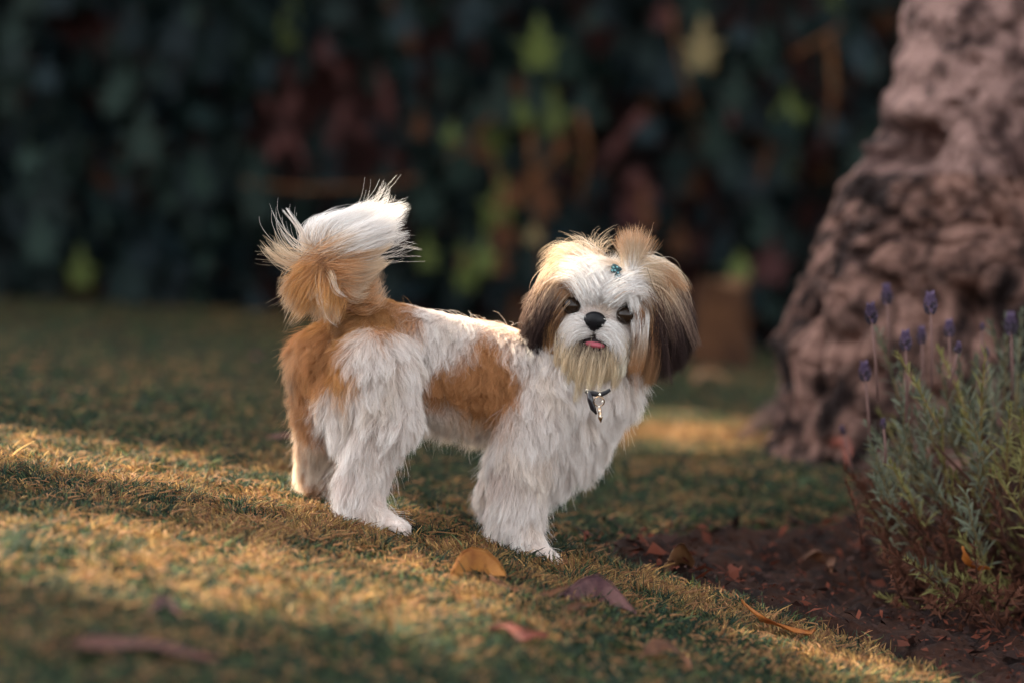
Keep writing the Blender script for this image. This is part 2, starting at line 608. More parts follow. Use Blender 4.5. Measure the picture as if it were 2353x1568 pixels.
# bare runners and twigs of the ivy
m_twig = mat('ivy_twig', lin(96, 64, 42), 0.85, 0.1, bump=(60, 0.5, 0.004))
for (pts, r0) in (([(1020, 372), (1060, 335), (1100, 300), (1130, 270)], 0.010), ([(1180, 480), (1200, 430), (1260, 380), (1300, 330)], 0.012),
                  ([(1130, 470), (1200, 462), (1290, 455)], 0.011), ([(1215, 300), (1225, 400), (1240, 520), (1245, 640)], 0.012), ([(560, 420), (700, 436), (860, 428), (960, 410)], 0.009),
                  ([(1820, 130), (1870, 100), (1930, 60)], 0.009), ([(1905, 90), (1915, 200), (1900, 330)], 0.012), ([(1120, 640), (1140, 560), (1150, 430), (1120, 330)], 0.008),
                  ([(1330, 260), (1350, 340), (1330, 470)], 0.011), ([(1540, 20), (1560, 140), (1600, 260)], 0.007)):
    path = [Vector(at(u, v, HY - 0.15 + 0.05 * math.sin(u))) - hedge.location for u, v in pts]
    v, f = tube(path, np.linspace(r0, r0 * 0.6, len(path)), 6)
    obj('twig', new_mesh('twig', v, f), m_twig, hedge)

m_vine = mat('old_vine_bark', lin(88, 56, 54), 0.9, 0.1, bump=(40, 0.7, 0.01), mix=(lin(48, 32, 32), 10, .42, .62))
for (pts, r0) in (([(880, 150), (890, 230), (898, 310), (912, 410)], .024), ([(665, 150), (672, 230), (650, 300), (615, 372)], .026), ([(735, 110), (785, 165), (800, 240), (765, 310), (770, 390)], .022),
                  ([(600, 215), (650, 290), (700, 370), (705, 420)], .017), ([(760, 300), (820, 300), (890, 320)], .014), ([(590, 178), (605, 200), (640, 195)], .02), ([(1480, 260), (1420, 330), (1370, 400)], .022), ([(1450, 400), (1480, 440), (1500, 500)], .03)):
    path = [Vector(at(u, v, HY + .05 + .03 * math.sin(u))) - hedge.location for u, v in pts]
    path = [Vector(q) for q in resample_pts(path)]
    v, f = tube(path, np.array([r0 * (1 + .25 * math.sin(i * 2.1)) for i in range(len(path))]), 8)
    obj('old_vine_stem', new_mesh('old_vine_stem', v, f), m_vine, hedge)

# ------------------------------------------------------------------ the tree beside the bed
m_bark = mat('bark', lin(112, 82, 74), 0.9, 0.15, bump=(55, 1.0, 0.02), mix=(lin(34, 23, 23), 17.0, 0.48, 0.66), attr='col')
TY = 1.15
LEFT = [(-900, 2130), (-400, 2115), (0, 2080), (150, 2058), (300, 2012), (400, 1955), (500, 1898), (600, 1848), (700, 1805), (800, 1785), (900, 1775), (1000, 1765), (1060, 1735), (1300, 1680)]
RIGHT = [(-900, 2480), (-400, 2490), (0, 2520), (300, 2560), (500, 2620), (700, 2700), (900, 2780), (1000, 2820), (1300, 2960)]
tree = thing('tree', 'gnarled tree trunk with flared lumpy base behind the lavender', 'tree', loc=tuple(at(2250, 1010, TY)))
nth = 380
ROWS = list(np.linspace(-900, -80, 40)) + list(np.linspace(-70, 1300, 330))
nh = len(ROWS)
PITS = [(at(hu, hv, TY), hr_ / 1425.0, dep) for (hu, hv, hr_, dep) in (
    (2055, 335, 46, -.10), (2022, 368, 30, -.07), (2085, 312, 30, -.05), (2180, 695, 50, -.11), (2150, 665, 30, -.06), (2190, 225, 12, -.02), (2195, 150, 20, -.02), (2150, 250, 16, -.015), (1995, 640, 24, -.05),
    (1905, 760, 20, -.04), (1860, 690, 18, -.03), (2320, 560, 26, -.05), (2330, 620, 22, -.04), (2080, 880, 24, -.05), (1965, 830, 22, -.05), (2050, 720, 18, -.045), (1870, 880, 22, -.04), (2100, 470, 20, -.03), (2240, 500, 18, -.03),
    (2068, 280, 42, .022), (1998, 338, 24, .03), (2030, 440, 55, .02), (1990, 560, 50, .02), (2140, 560, 46, .015), (1825, 800, 36, .02), (2240, 400, 60, .012), (2100, 800, 50, .02), (2010, 760, 40, .02))]
tv, tcol = [], []
NZ = mnoise.noise
for j, v in enumerate(ROWS):
    L = np.interp(v, [q[0] for q in LEFT], [q[1] for q in LEFT])
    Rr = np.interp(v, [q[0] for q in RIGHT], [q[1] for q in RIGHT])
    pl, pr = at(L, v, TY), at(Rr, v, TY)
    c, rad = Vector((pl + pr) / 2), (pr[0] - pl[0]) / 2
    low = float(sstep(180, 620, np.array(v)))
    wob = 2 * NZ(Vector((0, 0, v * 0.004)))
    rowpits = [q for q in PITS if abs(q[0][2] - c.z) < 3 * q[1]]
    for i in range(nth):
        th = 2 * math.pi * i / nth
        d = Vector((math.cos(th), math.sin(th) * (1 - 0.25 * low), 0))
        p = c + d * rad
        flute = 0.05 * low * math.sin(th * 5 + 1.2 + wob) + 0.03 * low * math.sin(th * 9 + 4 + wob)
        q = Vector((p.x * 1.15, p.y * 1.15, p.z * 0.7)) + 0.03 * Vector((NZ(p * 6), 0, NZ(p * 6 + Vector((9, 0, 0)))))
        n1, n2, n3 = NZ(q * 8 + Vector((3, 1, 2))), NZ(q * 19 + Vector((8, 1, 2))), NZ(q * 44)
        lump = 0.016 * abs(n1) + 0.007 * n2 + 0.006 * n3
        crack = 0.030 * math.exp(-(n1 / .055) ** 2) + 0.026 * math.exp(-(n2 / .07) ** 2) + 0.010 * math.exp(-(n3 / .10) ** 2)
        ring = 0.004 * math.sin(p.z * 95 + 3 * n1) * (1 - low)
        disp = flute * rad + low * (lump * .75 - crack * .8) + (1 - low) * (lump * .25 - crack * .12) + ring + 0.003 * NZ(q * 90)
        if d.y < 0.4:
            for (hc, s, dep) in rowpits:
                e = ((p.x - hc[0]) / s) ** 2 + ((p.z - hc[2]) / (s * .9)) ** 2
                if e < 7:
                    disp += dep * math.exp(-e)
        p = p + d * disp
        tv.append(tuple(p - tree.location))
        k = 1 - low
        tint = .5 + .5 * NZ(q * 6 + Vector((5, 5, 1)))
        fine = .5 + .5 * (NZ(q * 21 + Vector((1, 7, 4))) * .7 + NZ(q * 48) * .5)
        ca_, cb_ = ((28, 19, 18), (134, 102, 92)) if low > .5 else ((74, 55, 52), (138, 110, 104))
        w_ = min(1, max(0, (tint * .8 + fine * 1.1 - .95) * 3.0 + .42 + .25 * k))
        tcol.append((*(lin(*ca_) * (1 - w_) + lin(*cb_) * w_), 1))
tf = []
for j in range(nh - 1):
    for i in range(nth):
        i2 = (i + 1) % nth
        tf.append((j * nth + i, (j + 1) * nth + i, (j + 1) * nth + i2, j * nth + i2))
trunk_me = new_mesh('trunk', tv, tf)
ca = trunk_me.attributes.new('col', 'FLOAT_COLOR', 'POINT')
ca.data.foreach_set('color', np.array(tcol).ravel())
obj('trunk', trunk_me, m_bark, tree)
m_root = mat('root_bark', lin(78, 55, 47), 0.9, 0.15, bump=(55, 1.0, 0.02), mix=(lin(38, 26, 26), 17.0, 0.44, 0.62))
# surface roots running into the lawn
for k, pts in enumerate(([(1790, 960), (1735, 1000), (1700, 1022), (1640, 1035)], [(1880, 1000), (1850, 1060), (1900, 1110), (1925, 1160)], [(2060, 1030), (2000, 1090), (1960, 1150)])):
    path, rr = [], []
    for i, (u, v) in enumerate(pts):
        g0 = ground_at(u, v)
        path.append(Vector((g0[0], g0[1], g0[2] + (0.004 - 0.008 * i))) - tree.location)
        rr.append(0.036 - 0.009 * i)
    v_, f_ = tube(path, rr, 12)
    v_ = [tuple(Vector(q) + Vector((0, 0, 0.01 * mnoise.noise(Vector(q) * 30)))) for q in v_]
    obj('root', new_mesh('root', v_, f_), m_root, tree)

m_leafc = mat('tree_leaf', lin(70, 92, 58), 0.6, 0.2, translucent=0.3)
m_bark2 = mat('bark_dark', lin(92, 76, 66), 0.95, 0.1, bump=(30, 0.8, 0.02))


def leaf_cloud(centres, n, size, rg, keep=None):
    """Leaf-sized quads scattered through a crown made of several clumps."""
    cs = np.array([c[:3] for c in centres])
    rs = np.array([c[3] for c in centres])
    pick = rg.integers(0, len(cs), n)
    d = rg.normal(0, 1, (n, 3))
    d /= np.linalg.norm(d, axis=1)[:, None]
    p = cs[pick] + d * (rs[pick] * rg.random(n) ** 0.45)[:, None] * np.array((1, 1, 0.7))
    if keep is not None:
        p = p[keep(p)]
    n = len(p)
    a = rg.normal(0, 1, (n, 3))
    a /= np.linalg.norm(a, axis=1)[:, None]
    b = np.cross(a, rg.normal(0, 1, (n, 3)))
    b /= np.linalg.norm(b, axis=1)[:, None]
    s = size * rg.uniform(0.7, 1.3, n)[:, None]
    q = np.stack([p - a * s, p + b * s * 0.45, p + a * s, p - b * s * 0.45], 1)
    return q.reshape(-1, 3), np.arange(n * 4).reshape(n, 4)


cr = np.random.default_rng(5)
top = Vector(at(2305, -900, TY))
cl = []
for k in range(9):
    a = k * 2 * math.pi / 9 + cr.normal(0, .2)
    rr = cr.uniform(0.35, 1.0)
    end = top + Vector((math.cos(a) * rr + 0.35, math.sin(a) * rr + 0.35, cr.uniform(0.5, 1.5)))
    mid = top.lerp(end, 0.5) + Vector((0, 0, 0.15))
    v_, f_ = tube([q - tree.location for q in (top - Vector((0, 0, 0.12)), mid, end)], (0.07, 0.045, 0.02), 8)
    obj('limb', new_mesh('limb', v_, f_), m_root, tree)
    cl.append((end.x, end.y, end.z, 0.55))
v_, f_ = leaf_cloud(cl, 5000, 0.06, cr)
obj('crown', new_mesh('crown', v_ - np.array(tree.location), f_, False), m_leafc, tree)

# ------------------------------------------------------------------ two unseen trees west of the lawn, crowns shaped to shade and dapple it
TANE = math.tan(SUN_EL)


def crown_lit(p):
    """True where a crown point would shade a sunny place; crowns are cut open there."""
    t = p[:, 2] / TANE
    gx_, gy_ = p[:, 0] + SUN_H.x * t, p[:, 1] + SUN_H.y * t
    z = terrain(gx_, gy_)
    t = (p[:, 2] - z) / TANE
    gx_, gy_ = p[:, 0] + SUN_H.x * t, p[:, 1] + SUN_H.y * t
    lit = np.zeros(len(p), bool)
    for poly in LIT:
        for ox, oy in ((0, 0), (.05, 0), (-.05, 0), (0, .05), (0, -.05)):
            lit |= in_poly(gx_ + ox, gy_ + oy, poly)
    return lit


def crown_keep(p):
    return ~crown_lit(p) | (np.random.default_rng(3).random(len(p)) < 0.012)


def shade_tree(label, base, heads, n, seed):
    t = thing('shade_tree', label, 'tree', 'trees west of the lawn', loc=(base[0], base[1], float(terrain(*base))))
    rg = np.random.default_rng(seed)
    b0 = t.location
    fork = Vector((base[0] + 0.1, base[1], 2.3))
    v_, f_ = tube([Vector((0, 0, -0.1)), Vector((0.04, 0, 0.9)), fork - b0], (0.20, 0.15, 0.12), 14)
    obj('trunk', new_mesh('trunk', v_, f_), m_bark2, t)
    for h in heads:
        e = Vector(h[:3])
        m_ = fork.lerp(e, 0.5) + Vector((0, 0, 0.2))
        along = np.array([q for k in range(12) for q in (fork.lerp(m_, k / 11), m_.lerp(e, k / 11))])
        if crown_lit(along).mean() > 0.04:
            continue                      # limbs that would block a sunny place are left out
        v_, f_ = tube([fork - b0, m_ - b0, e - b0], (0.06, 0.035, 0.012), 8)
        obj('limb', new_mesh('limb', v_, f_), m_bark2, t)
    v_, f_ = leaf_cloud(heads, n, 0.085, rg, crown_keep)
    obj('crown', new_mesh('crown', v_ - np.array(b0), f_, False), m_leafc, t)
    return t


def heads_over(y0, y1, seed):
    rg = np.random.default_rng(seed)
    hs = []
    for gy_ in np.arange(y0, y1, 0.5):
        for gx_ in np.arange(-1.5, 1.7, 0.55):
            h = rg.uniform(3.0, 4.0)
            k = h / TANE
            hs.append((gx_ - SUN_H.x * k + rg.normal(0, .1), gy_ - SUN_H.y * k + rg.normal(0, .1), h, 0.48))
    return hs


shade_tree('broad leafy tree past the western end of the hedge, out of the picture', (-4.6, 6.6), heads_over(2.2, 5.6, 2), 15000, 11)
shade_tree('leafy tree west of the lawn in front of the hedge, out of the picture', (-4.4, 2.6), heads_over(-1.9, 2.2, 4), 24000, 12)
# ------------------------------------------------------------------ the dog
PX = 1 / 2019.0
CAPS = []          # (A, B, ra, rb, part, comb, length, lift)


def cap(a, b, ra, rb, part, comb, length, lift=0.45):
    CAPS.append((at(*a), at(*b), ra * PX, rb * PX, part, np.array(comb, float), length, lift))


# trunk of the body
cap((1270, 872, .085), (1040, 814, .05), 108, 104, 'torso', (-.35, -.1, -1), .026, .5)
cap((1040, 814, .05), (840, 778, .02), 104, 102, 'torso', (-.3, -.1, -1), .026, .5)
cap((1120, 908, .06), (960, 878, .04), 58, 50, 'belly', (-.1, -.1, -1), .036, .4)
cap((840, 780, .02), (752, 815, .01), 98, 76, 'rump', (-.5, -.2, -1), .030, .6)
cap((752, 820, .01), (735, 930, .03), 74, 46, 'rump', (-.35, -.3, -1), .030, .6)
# near hind leg
cap((860, 830, -.025), (886, 935, -.035), 92, 70, 'thigh', (-.05, -.15, -1), .026, .42)
cap((800, 870, -.015), (822, 985, -.02), 66, 46, 'thigh', (-.15, -.15, -1), .028, .5)
cap((884, 945, -.035), (828, 1075, -.035), 64, 47, 'shin', (-.25, -.15, -1), .030, .42)
cap((828, 1075, -.035), (835, 1160, -.045), 46, 42, 'shin', (-.1, -.2, -1), .030, .45)
cap((838, 1165, -.05), (893, 1190, -.065), 36, 24, 'paw', (.6, -.3, -1), .018, .35)
cap((893, 1190, -.065), (920, 1200, -.072), 24, 18, 'paw', (.8, -.3, -.8), .010, .3)
for tu, tv_, ty in ((926, 1197, -.058), (932, 1202, -.070), (924, 1206, -.084)):
    cap((905, 1195, -.068), (tu, tv_, ty), 15, 12, 'paw', (.8, -.3, -.6), .007, .3)
# far hind leg
cap((765, 860, .09), (730, 1000, .10), 76, 42, 'far_thigh', (-.15, -.2, -1), .028, .5)
cap((727, 1000, .10), (726, 1105, .11), 40, 33, 'far_shin', (-.1, -.2, -1), .028, .5)
cap((726, 1110, .11), (755, 1140, .10), 28, 18, 'far_shin', (.3, -.3, -1), .016, .4)
# shoulder, chest and front legs
cap((1228, 950, .035), (1200, 1045, .02), 86, 66, 'shoulder', (.12, -.2, -1), .030, .42)
cap((1290, 860, .055), (1228, 950, .035), 88, 86, 'shoulder', (.15, -.2, -1), .030, .42)
cap((1365, 865, .05), (1310, 985, .05), 90, 70, 'chest', (.30, -.3, -1), .032, .45)
cap((1300, 980, .05), (1230, 1060, .05), 70, 60, 'chest', (.25, -.3, -1), .034, .45)
cap((1198, 1040, .015), (1182, 1180, .01), 60, 52, 'foreleg', (-.12, -.2, -1), .030, .42)
cap((1182, 1180, .01), (1205, 1238, 0.0), 50, 42, 'foreleg', (-.1, -.2, -1), .026, .45)
cap((1205, 1240, -.002), (1262, 1276, -.025), 32, 22, 'paw', (.7, -.3, -.9), .014, .35)
cap((1262, 1276, -.025), (1278, 1286, -.030), 23, 18, 'paw', (.8, -.3, -.8), .009, .3)
for tu, tv_, ty in ((1286, 1283, -.018), (1291, 1289, -.030), (1283, 1293, -.043)):
    cap((1266, 1279, -.027), (tu, tv_, ty), 15, 12, 'paw', (.8, -.3, -.6), .007, .3)
cap((1180, 1020, .12), (1135, 1130, .13), 50, 36, 'far_foreleg', (-.15, -.2, -1), .024, .5)
cap((1135, 1130, .13), (1135, 1195, .135), 34, 28, 'far_foreleg', (-.1, -.2, -1), .020, .5)
cap((1135, 1195, .135), (1185, 1215, .115), 22, 16, 'far_foreleg', (.5, -.3, -1), .012, .4)
# neck
cap((1300, 830, .075), (1375, 745, .055), 92, 74, 'neck', (.05, -.3, -1), .034, .45)
# tail stem
TAIL = [at(812, 690, .03), at(778, 632, .02), at(750, 585, .0), at(762, 552, -.01), at(800, 530, -.01), at(840, 512, .0)]
for i in range(5):
    rr = (34, 26, 20, 16, 13, 10)
    CAPS.append((TAIL[i], TAIL[i + 1], rr[i] * PX, rr[i + 1] * PX, 'tail', np.array((-.2, 0, -1.)), .02, .6))

# head frame: roll about 9 degrees, turned a little to the viewer's left
from mathutils import Matrix
HC = Vector(at(1381, 724, .042))
HROT = Matrix.Rotation(R(9), 3, 'Y') @ Matrix.Rotation(R(-11), 3, 'Z')
HA, HB, HF = HROT @ Vector((1, 0, 0)), HROT @ Vector((0, 0, 1)), HROT @ Vector((0, -1, 0))
HA, HB, HF, HC = (np.array(v) for v in (HA, HB, HF, HC))


def H(a, b, c):
    return HC + PX * (a * HA + b * HB + c * HF)


def to_head(p):
    d = (p - HC) / PX
    return d @ HA, d @ HB, d @ HF


def hcap(a, b, ra, rb):
    CAPS.append((H(*a), H(*b), ra * PX, rb * PX, 'head', np.array((0, -.2, -1.)), .03, .4))


hcap((0, 22, -12), (0, 15, 0), 84, 84)
hcap((-42, -12, 18), (42, -12, 18), 56, 56)
hcap((0, 0, 50), (0, -2, 66), 40, 27)
hcap((-24, -20, 50), (24, -20, 50), 36, 36)
hcap((-14, -56, 40), (14, -56, 40), 30, 30)

CA = np.array([c[0] for c in CAPS]); CB = np.array([c[1] for c in CAPS])
CRA = np.array([c[2] for c in CAPS]); CRB = np.array([c[3] for c in CAPS])
CPART = [c[4] for c in CAPS]
CCOMB = np.array([c[5] / np.linalg.norm(c[5]) for c in CAPS]); CLEN = np.array([c[6] for c in CAPS]); CLIFT = np.array([c[7] for c in CAPS])


def cap_dist(p):
    """(N, M) signed distance of each point to each capsule."""
    ab = CB - CA
    t = np.clip(((p[:, None] - CA) * ab).sum(2) / (ab * ab).sum(1), 0, 1)
    d = np.linalg.norm(p[:, None] - CA - t[..., None] * ab, axis=2)
    return d - (CRA + (CRB - CRA) * t)


def sphere_caps():
    V, Fc = [], []
    nu, nv = 14, 9
    for A, B, ra, rb in zip(CA, CB, CRA, CRB):
        L = np.linalg.norm(B - A)
        steps = max(2, int(L / (0.35 * min(ra, rb))) + 1)
        for s in range(steps):
            t = s / (steps - 1)
            c, r = A + (B - A) * t, ra + (rb - ra) * t
            o = len(V)
            V.append(tuple(c + (0, 0, r)))
            for j in range(1, nv):
                for i in range(nu):
                    ph, th = math.pi * j / nv, 2 * math.pi * i / nu
                    V.append((c[0] + r * math.sin(ph) * math.cos(th), c[1] + r * math.sin(ph) * math.sin(th), c[2] + r * math.cos(ph)))
            V.append(tuple(c - (0, 0, r)))
            for i in range(nu):
                Fc.append((o, o + 1 + i, o + 1 + (i + 1) % nu))
            for j in range(nv - 2):
                for i in range(nu):
                    a, b = o + 1 + j * nu + i, o + 1 + j * nu + (i + 1) % nu
                    Fc.append((a, a + nu, b + nu, b))
            for i in range(nu):
                Fc.append((o + 1 + (nv - 2) * nu + i, len(V) - 1, o + 1 + (nv - 2) * nu + (i + 1) % nu))
    return V, Fc


tmp = obj('body_source', new_mesh('body_source', *sphere_caps()))
md = tmp.modifiers.new('r', 'REMESH'); md.mode = 'VOXEL'; md.voxel_size = 0.0042
md = tmp.modifiers.new('s', 'SMOOTH'); md.factor = 0.6; md.iterations = 9
dg = bpy.context.evaluated_depsgraph_get()
body_me = bpy.data.meshes.new_from_object(tmp.evaluated_get(dg))
body_me.name = 'body'
bpy.data.objects.remove(tmp)
body_me.materials.clear()
nv_ = len(body_me.vertices)
BV = np.zeros(nv_ * 3); body_me.vertices.foreach_get('co', BV); BV = BV.reshape(-1, 3)
body_me.calc_loop_triangles()
BT = np.zeros(len(body_me.loop_triangles) * 3, int); body_me.loop_triangles.foreach_get('vertices', BT); BT = BT.reshape(-1, 3)
BN = np.zeros(nv_ * 3); body_me.vertices.foreach_get('normal', BN); BN = BN.reshape(-1, 3)

# colours of the coat
WHITE = np.array((.88, .83, .80)); CREAM = np.array((.70, .56, .40)); TAN = np.array((.56, .285, .125)); GOLD = np.array((.64, .34, .12))
BROWN = np.array((.20, .10, .06)); DARK = np.array((.045, .026, .024)); BEIGE = np.array((.58, .44, .32))


def uv_of(p):
    """Side-view coordinates of a point of the body on the design sheet (orthographic in x and z)."""
    return 1176 + 2019 * p[:, 0] * (1 - .012), 784 + (0.2467 - p[:, 2]) * 2030


def poly_soft(u, v, poly, soft=17):
    ins = in_poly(u, v, poly)
    d = np.full(len(u), 1e9)
    for i in range(len(poly)):
        a, b = np.array(poly[i], float), np.array(poly[(i + 1) % len(poly)], float)
        ab = b - a
        t = np.clip(((u - a[0]) * ab[0] + (v - a[1]) * ab[1]) / (ab @ ab), 0, 1)
        d = np.minimum(d, np.hypot(u - a[0] - t * ab[0], v - a[1] - t * ab[1]))
    return sstep(-soft, soft, np.where(ins, d, -d))


SADDLE = [(985, 822), (1050, 797), (1085, 762), (1130, 757), (1170, 785), (1200, 835), (1198, 890), (1172, 930), (1152, 962), (1105, 940), (1040, 920), (975, 885)]
SADDLE2 = [(1095, 712), (1150, 722), (1210, 742), (1200, 765), (1120, 752)]
RUMP = [(600, 560), (860, 560), (870, 640), (930, 660), (965, 700), (960, 740), (925, 725), (880, 748), (830, 748), (825, 830), (800, 880), (760, 862), (735, 880), (748, 985), (690, 985), (600, 900)]


def mixc(c, k, w):
    return c * (1 - w[:, None]) + np.asarray(k) * w[:, None]


def coat_colour(p, part):
    nz = np.stack([vnoise(p, 60, 1), vnoise(p, 60, 2)], 1) * 16 + np.stack([vnoise(p, 190, 4), vnoise(p, 190, 5)], 1) * 9
    u, v = uv_of(p)
    u, v = u + nz[:, 0], v + nz[:, 1]
    n = len(p)
    c = np.repeat(WHITE[None], n, 0)
    c = mixc(c, CREAM, 0.28 * sstep(0.1, 0.7, vnoise(p, 45, 7)))
    is_ = lambda *k: np.isin(part, k)
    w = np.maximum(poly_soft(u, v, SADDLE), 0.5 * poly_soft(u, v, SADDLE2)) * is_('torso', 'belly', 'shoulder', 'neck', 'chest')
    c = mixc(c, TAN * 1.02, w)
    w = poly_soft(u, v, RUMP) * is_('rump', 'thigh', 'torso', 'tail', 'far_thigh')
    rump = mixc(np.repeat(TAN[None], n, 0), GOLD, sstep(-.1, .4, vnoise(p, 28, 9)))
    rump = mixc(rump, BROWN, sstep(.3, .7, vnoise(p, 34, 11)) * .7)
    rump = mixc(rump, CREAM, sstep(720, 650, u) * .55)
    rump = mixc(rump, BROWN, np.exp(-((u - 870) / 70) ** 2 - ((v - 690) / 28) ** 2) * .55)
    c = mixc(c, rump, w)
    # cream feathers on the back of the hind legs
    fw = is_('far_thigh', 'far_shin') * 1.0
    c = mixc(c, CREAM * .95, fw * .55)
    c = mixc(c, TAN, fw * sstep(.15, .55, vnoise(p, 55, 13)) * .75)
    fw = is_('shin', 'foreleg', 'paw') * sstep(.2, .7, vnoise(p, 50, 15)) * .30
    c = mixc(c, np.array((.62, .42, .33)), fw)
    c = mixc(c, CREAM * .9, is_('belly') * .45)
    return c


def part_of(p):
    d = np.concatenate([cap_dist(q) for q in np.array_split(p, max(1, len(p) // 20000))])
    return np.array(CPART)[d.argmin(1)], d


dog = thing('dog', 'small fluffy white and tan dog with a topknot looking at the viewer', 'dog', loc=(float(at(1000, 1200, 0)[0]), 0.02, float(terrain(at(1000, 1200, 0)[0], 0.02))))
DOFF = np.array(dog.location)
bp_, _ = part_of(BV)
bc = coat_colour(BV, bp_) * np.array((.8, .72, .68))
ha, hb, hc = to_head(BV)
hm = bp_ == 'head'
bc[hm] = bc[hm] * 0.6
nearmouth = hm & (np.hypot((ha - 8) / 30, (hb + 46) / 20) < 1) & (hc > 30)
bc[nearmouth] = (.02, .012, .012)
for sx in (-1, 1):
    bc[hm & (np.hypot(ha - sx * 63, hb - 26) < 21)] = (.03, .018, .015)
att = body_me.attributes.new('col', 'FLOAT_COLOR', 'POINT')
att.data.foreach_set('color', np.concatenate([bc, np.ones((nv_, 1))], 1).ravel())
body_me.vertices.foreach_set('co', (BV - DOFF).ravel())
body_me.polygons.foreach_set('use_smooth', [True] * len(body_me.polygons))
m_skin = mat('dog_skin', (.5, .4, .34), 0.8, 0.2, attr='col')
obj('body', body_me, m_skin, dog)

m_hair = mat('dog_hair', (.7, .65, .6), 0.5, 0.18, attr='col', translucent=0.22)


def sample_body(n, rg, weight=None):
    a, b, c = BV[BT[:, 0]], BV[BT[:, 1]], BV[BT[:, 2]]
    area = np.linalg.norm(np.cross(b - a, c - a), axis=1)
    if weight is not None:
        area = area * weight
    t = rg.choice(len(BT), n, p=area / area.sum())
    r1, r2 = np.sqrt(rg.random(n)), rg.random(n)
    w = np.stack([1 - r1, r1 * (1 - r2), r1 * r2], 1)
    p = (BV[BT[t]] * w[..., None]).sum(1)
    nn = (BN[BT[t]] * w[..., None]).sum(1)
    return p, nn / np.linalg.norm(nn, axis=1)[:, None]


def unit(v):
    return v / np.maximum(np.linalg.norm(v, axis=-1, keepdims=True), 1e-9)


def clump(P, rg, per, strength, power=1.3):
    """Draw each strand towards the leader of its clump."""
    n, K = P.shape[:2]
    lead = rg.choice(n, max(1, n // per), replace=False)
    kd = kdtree.KDTree(len(lead))
    for i, l in enumerate(lead):
        kd.insert(P[l, 0], i)
    kd.balance()
    near = np.array([lead[kd.find(q)[1]] for q in P[:, 0]])
    t = np.linspace(0, 1, K)[None, :, None]
    s = np.asarray(strength).reshape(-1, 1, 1) * t ** power
    return P + (P[near] - P) * s, near


def grow(root, nrm, length, comb, lift, rg, K=7, grav=.35, frizz=.10, wave=None, push=None):
    """Strands that leave the skin along the normal and lie over into the comb direction."""
    n = len(root)
    tang = comb - (comb * nrm).sum(1, keepdims=True) * nrm
    tang = unit(tang + 0.15 * comb)
    d = unit(tang + nrm * lift[:, None] + rg.normal(0, frizz, (n, 3)))
    P = np.zeros((n, K, 3))
    P[:, 0] = root
    step = (length / (K - 1))[:, None]
    drift = rg.normal(0, frizz * .6, (n, 3))
    for k in range(1, K):
        t = k / (K - 1)
        dd = unit(d * (1 - .35 * t) + tang * .35 * t + np.array((0, 0, -grav * t)) + drift * t + rg.normal(0, frizz * .5, (n, 3)) * t)
        P[:, k] = P[:, k - 1] + dd * step
    if wave is not None:
        amp, freq = wave
        side = unit(np.cross(nrm, tang))
        t = np.linspace(0, 1, K)[None, :]
        ph = (vnoise(root, 70, 31) * 7)[:, None]
        o = np.sin(t * freq + ph) * t * np.asarray(amp).reshape(-1, 1)
        P += side[:, None] * o[..., None] + nrm[:, None] * (np.cos(t * freq * .8 + ph * 1.7) * t * np.asarray(amp).reshape(-1, 1) * .5)[..., None]
    return P


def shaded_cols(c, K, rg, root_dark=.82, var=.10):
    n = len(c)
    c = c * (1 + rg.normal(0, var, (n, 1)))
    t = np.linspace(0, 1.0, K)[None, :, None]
    return np.clip(c[:, None] * (np.array((root_dark, root_dark * .9, root_dark * .84)) * (1 - t) + t), 0.004, .93)  # darker pinkish roots: shadow tone put into the strand colour


fr = np.random.default_rng(77)


def strands(name, P, col, rg, r0=.00030, parent=None, tip=.25):
    K = P.shape[1]
    prof = np.concatenate([[1.0], np.linspace(1, tip, K - 1)])
    rad = r0 * rg.uniform(.65, 1.25, (len(P), 1)) * prof[None]
    return curves(name, P - DOFF, rad, col, m_hair, parent or dog)


# ---- body coat
root, nrm = sample_body(190000, fr)
part, cd = part_of(root)
keep = (part != 'head') & ~((part == 'tail') & (fr.random(len(root)) < .6))
root, nrm, part, cd = root[keep], nrm[keep], part[keep], cd[keep]
w = np.exp(-np.maximum(cd - cd.min(1, keepdims=True), 0) / .012)
w /= w.sum(1, keepdims=True)
comb = unit(w @ CCOMB)
length = (w @ CLEN) * fr.uniform(.65, 1.55, len(root))
lift = (w @ CLIFT) * (1 + .5 * vnoise(root, 30, 48))
jit_ = fr.normal(0, .0035, root.shape)
col = coat_colour(root + jit_, part) * (1 + .10 * vnoise(root, 120, 71))[:, None]
tanw = sstep(.62, .40, col[:, 1])
# whorled coat on the coloured patches, flowing coat on the white
swirl = np.stack([vnoise(root, 55, 41), vnoise(root, 55, 42) * .5, vnoise(root, 55, 43)], 1)
tousle = np.stack([vnoise(root, 22, 45), vnoise(root, 22, 46) * .5, vnoise(root, 22, 47) * .6], 1)
comb = unit(comb + swirl * (.30 + .60 * tanw)[:, None] + tousle * .38)
length = length * (1 - .15 * tanw)
P = grow(root, nrm, length, comb, lift, fr, 7, .25, .12, wave=(.0034 + .0016 * tanw, 8.0))
loose = .5 + .5 * vnoise(root, 40, 61)
P, _ = clump(P, fr, 20, .30 + .42 * loose * fr.random(len(P)) ** .5, 1.2)
P, _ = clump(P, fr, 150, .25 + .30 * fr.random(len(P)), 1.5)
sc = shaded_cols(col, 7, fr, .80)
strands('coat', P, sc, fr, .00021, tip=.15)

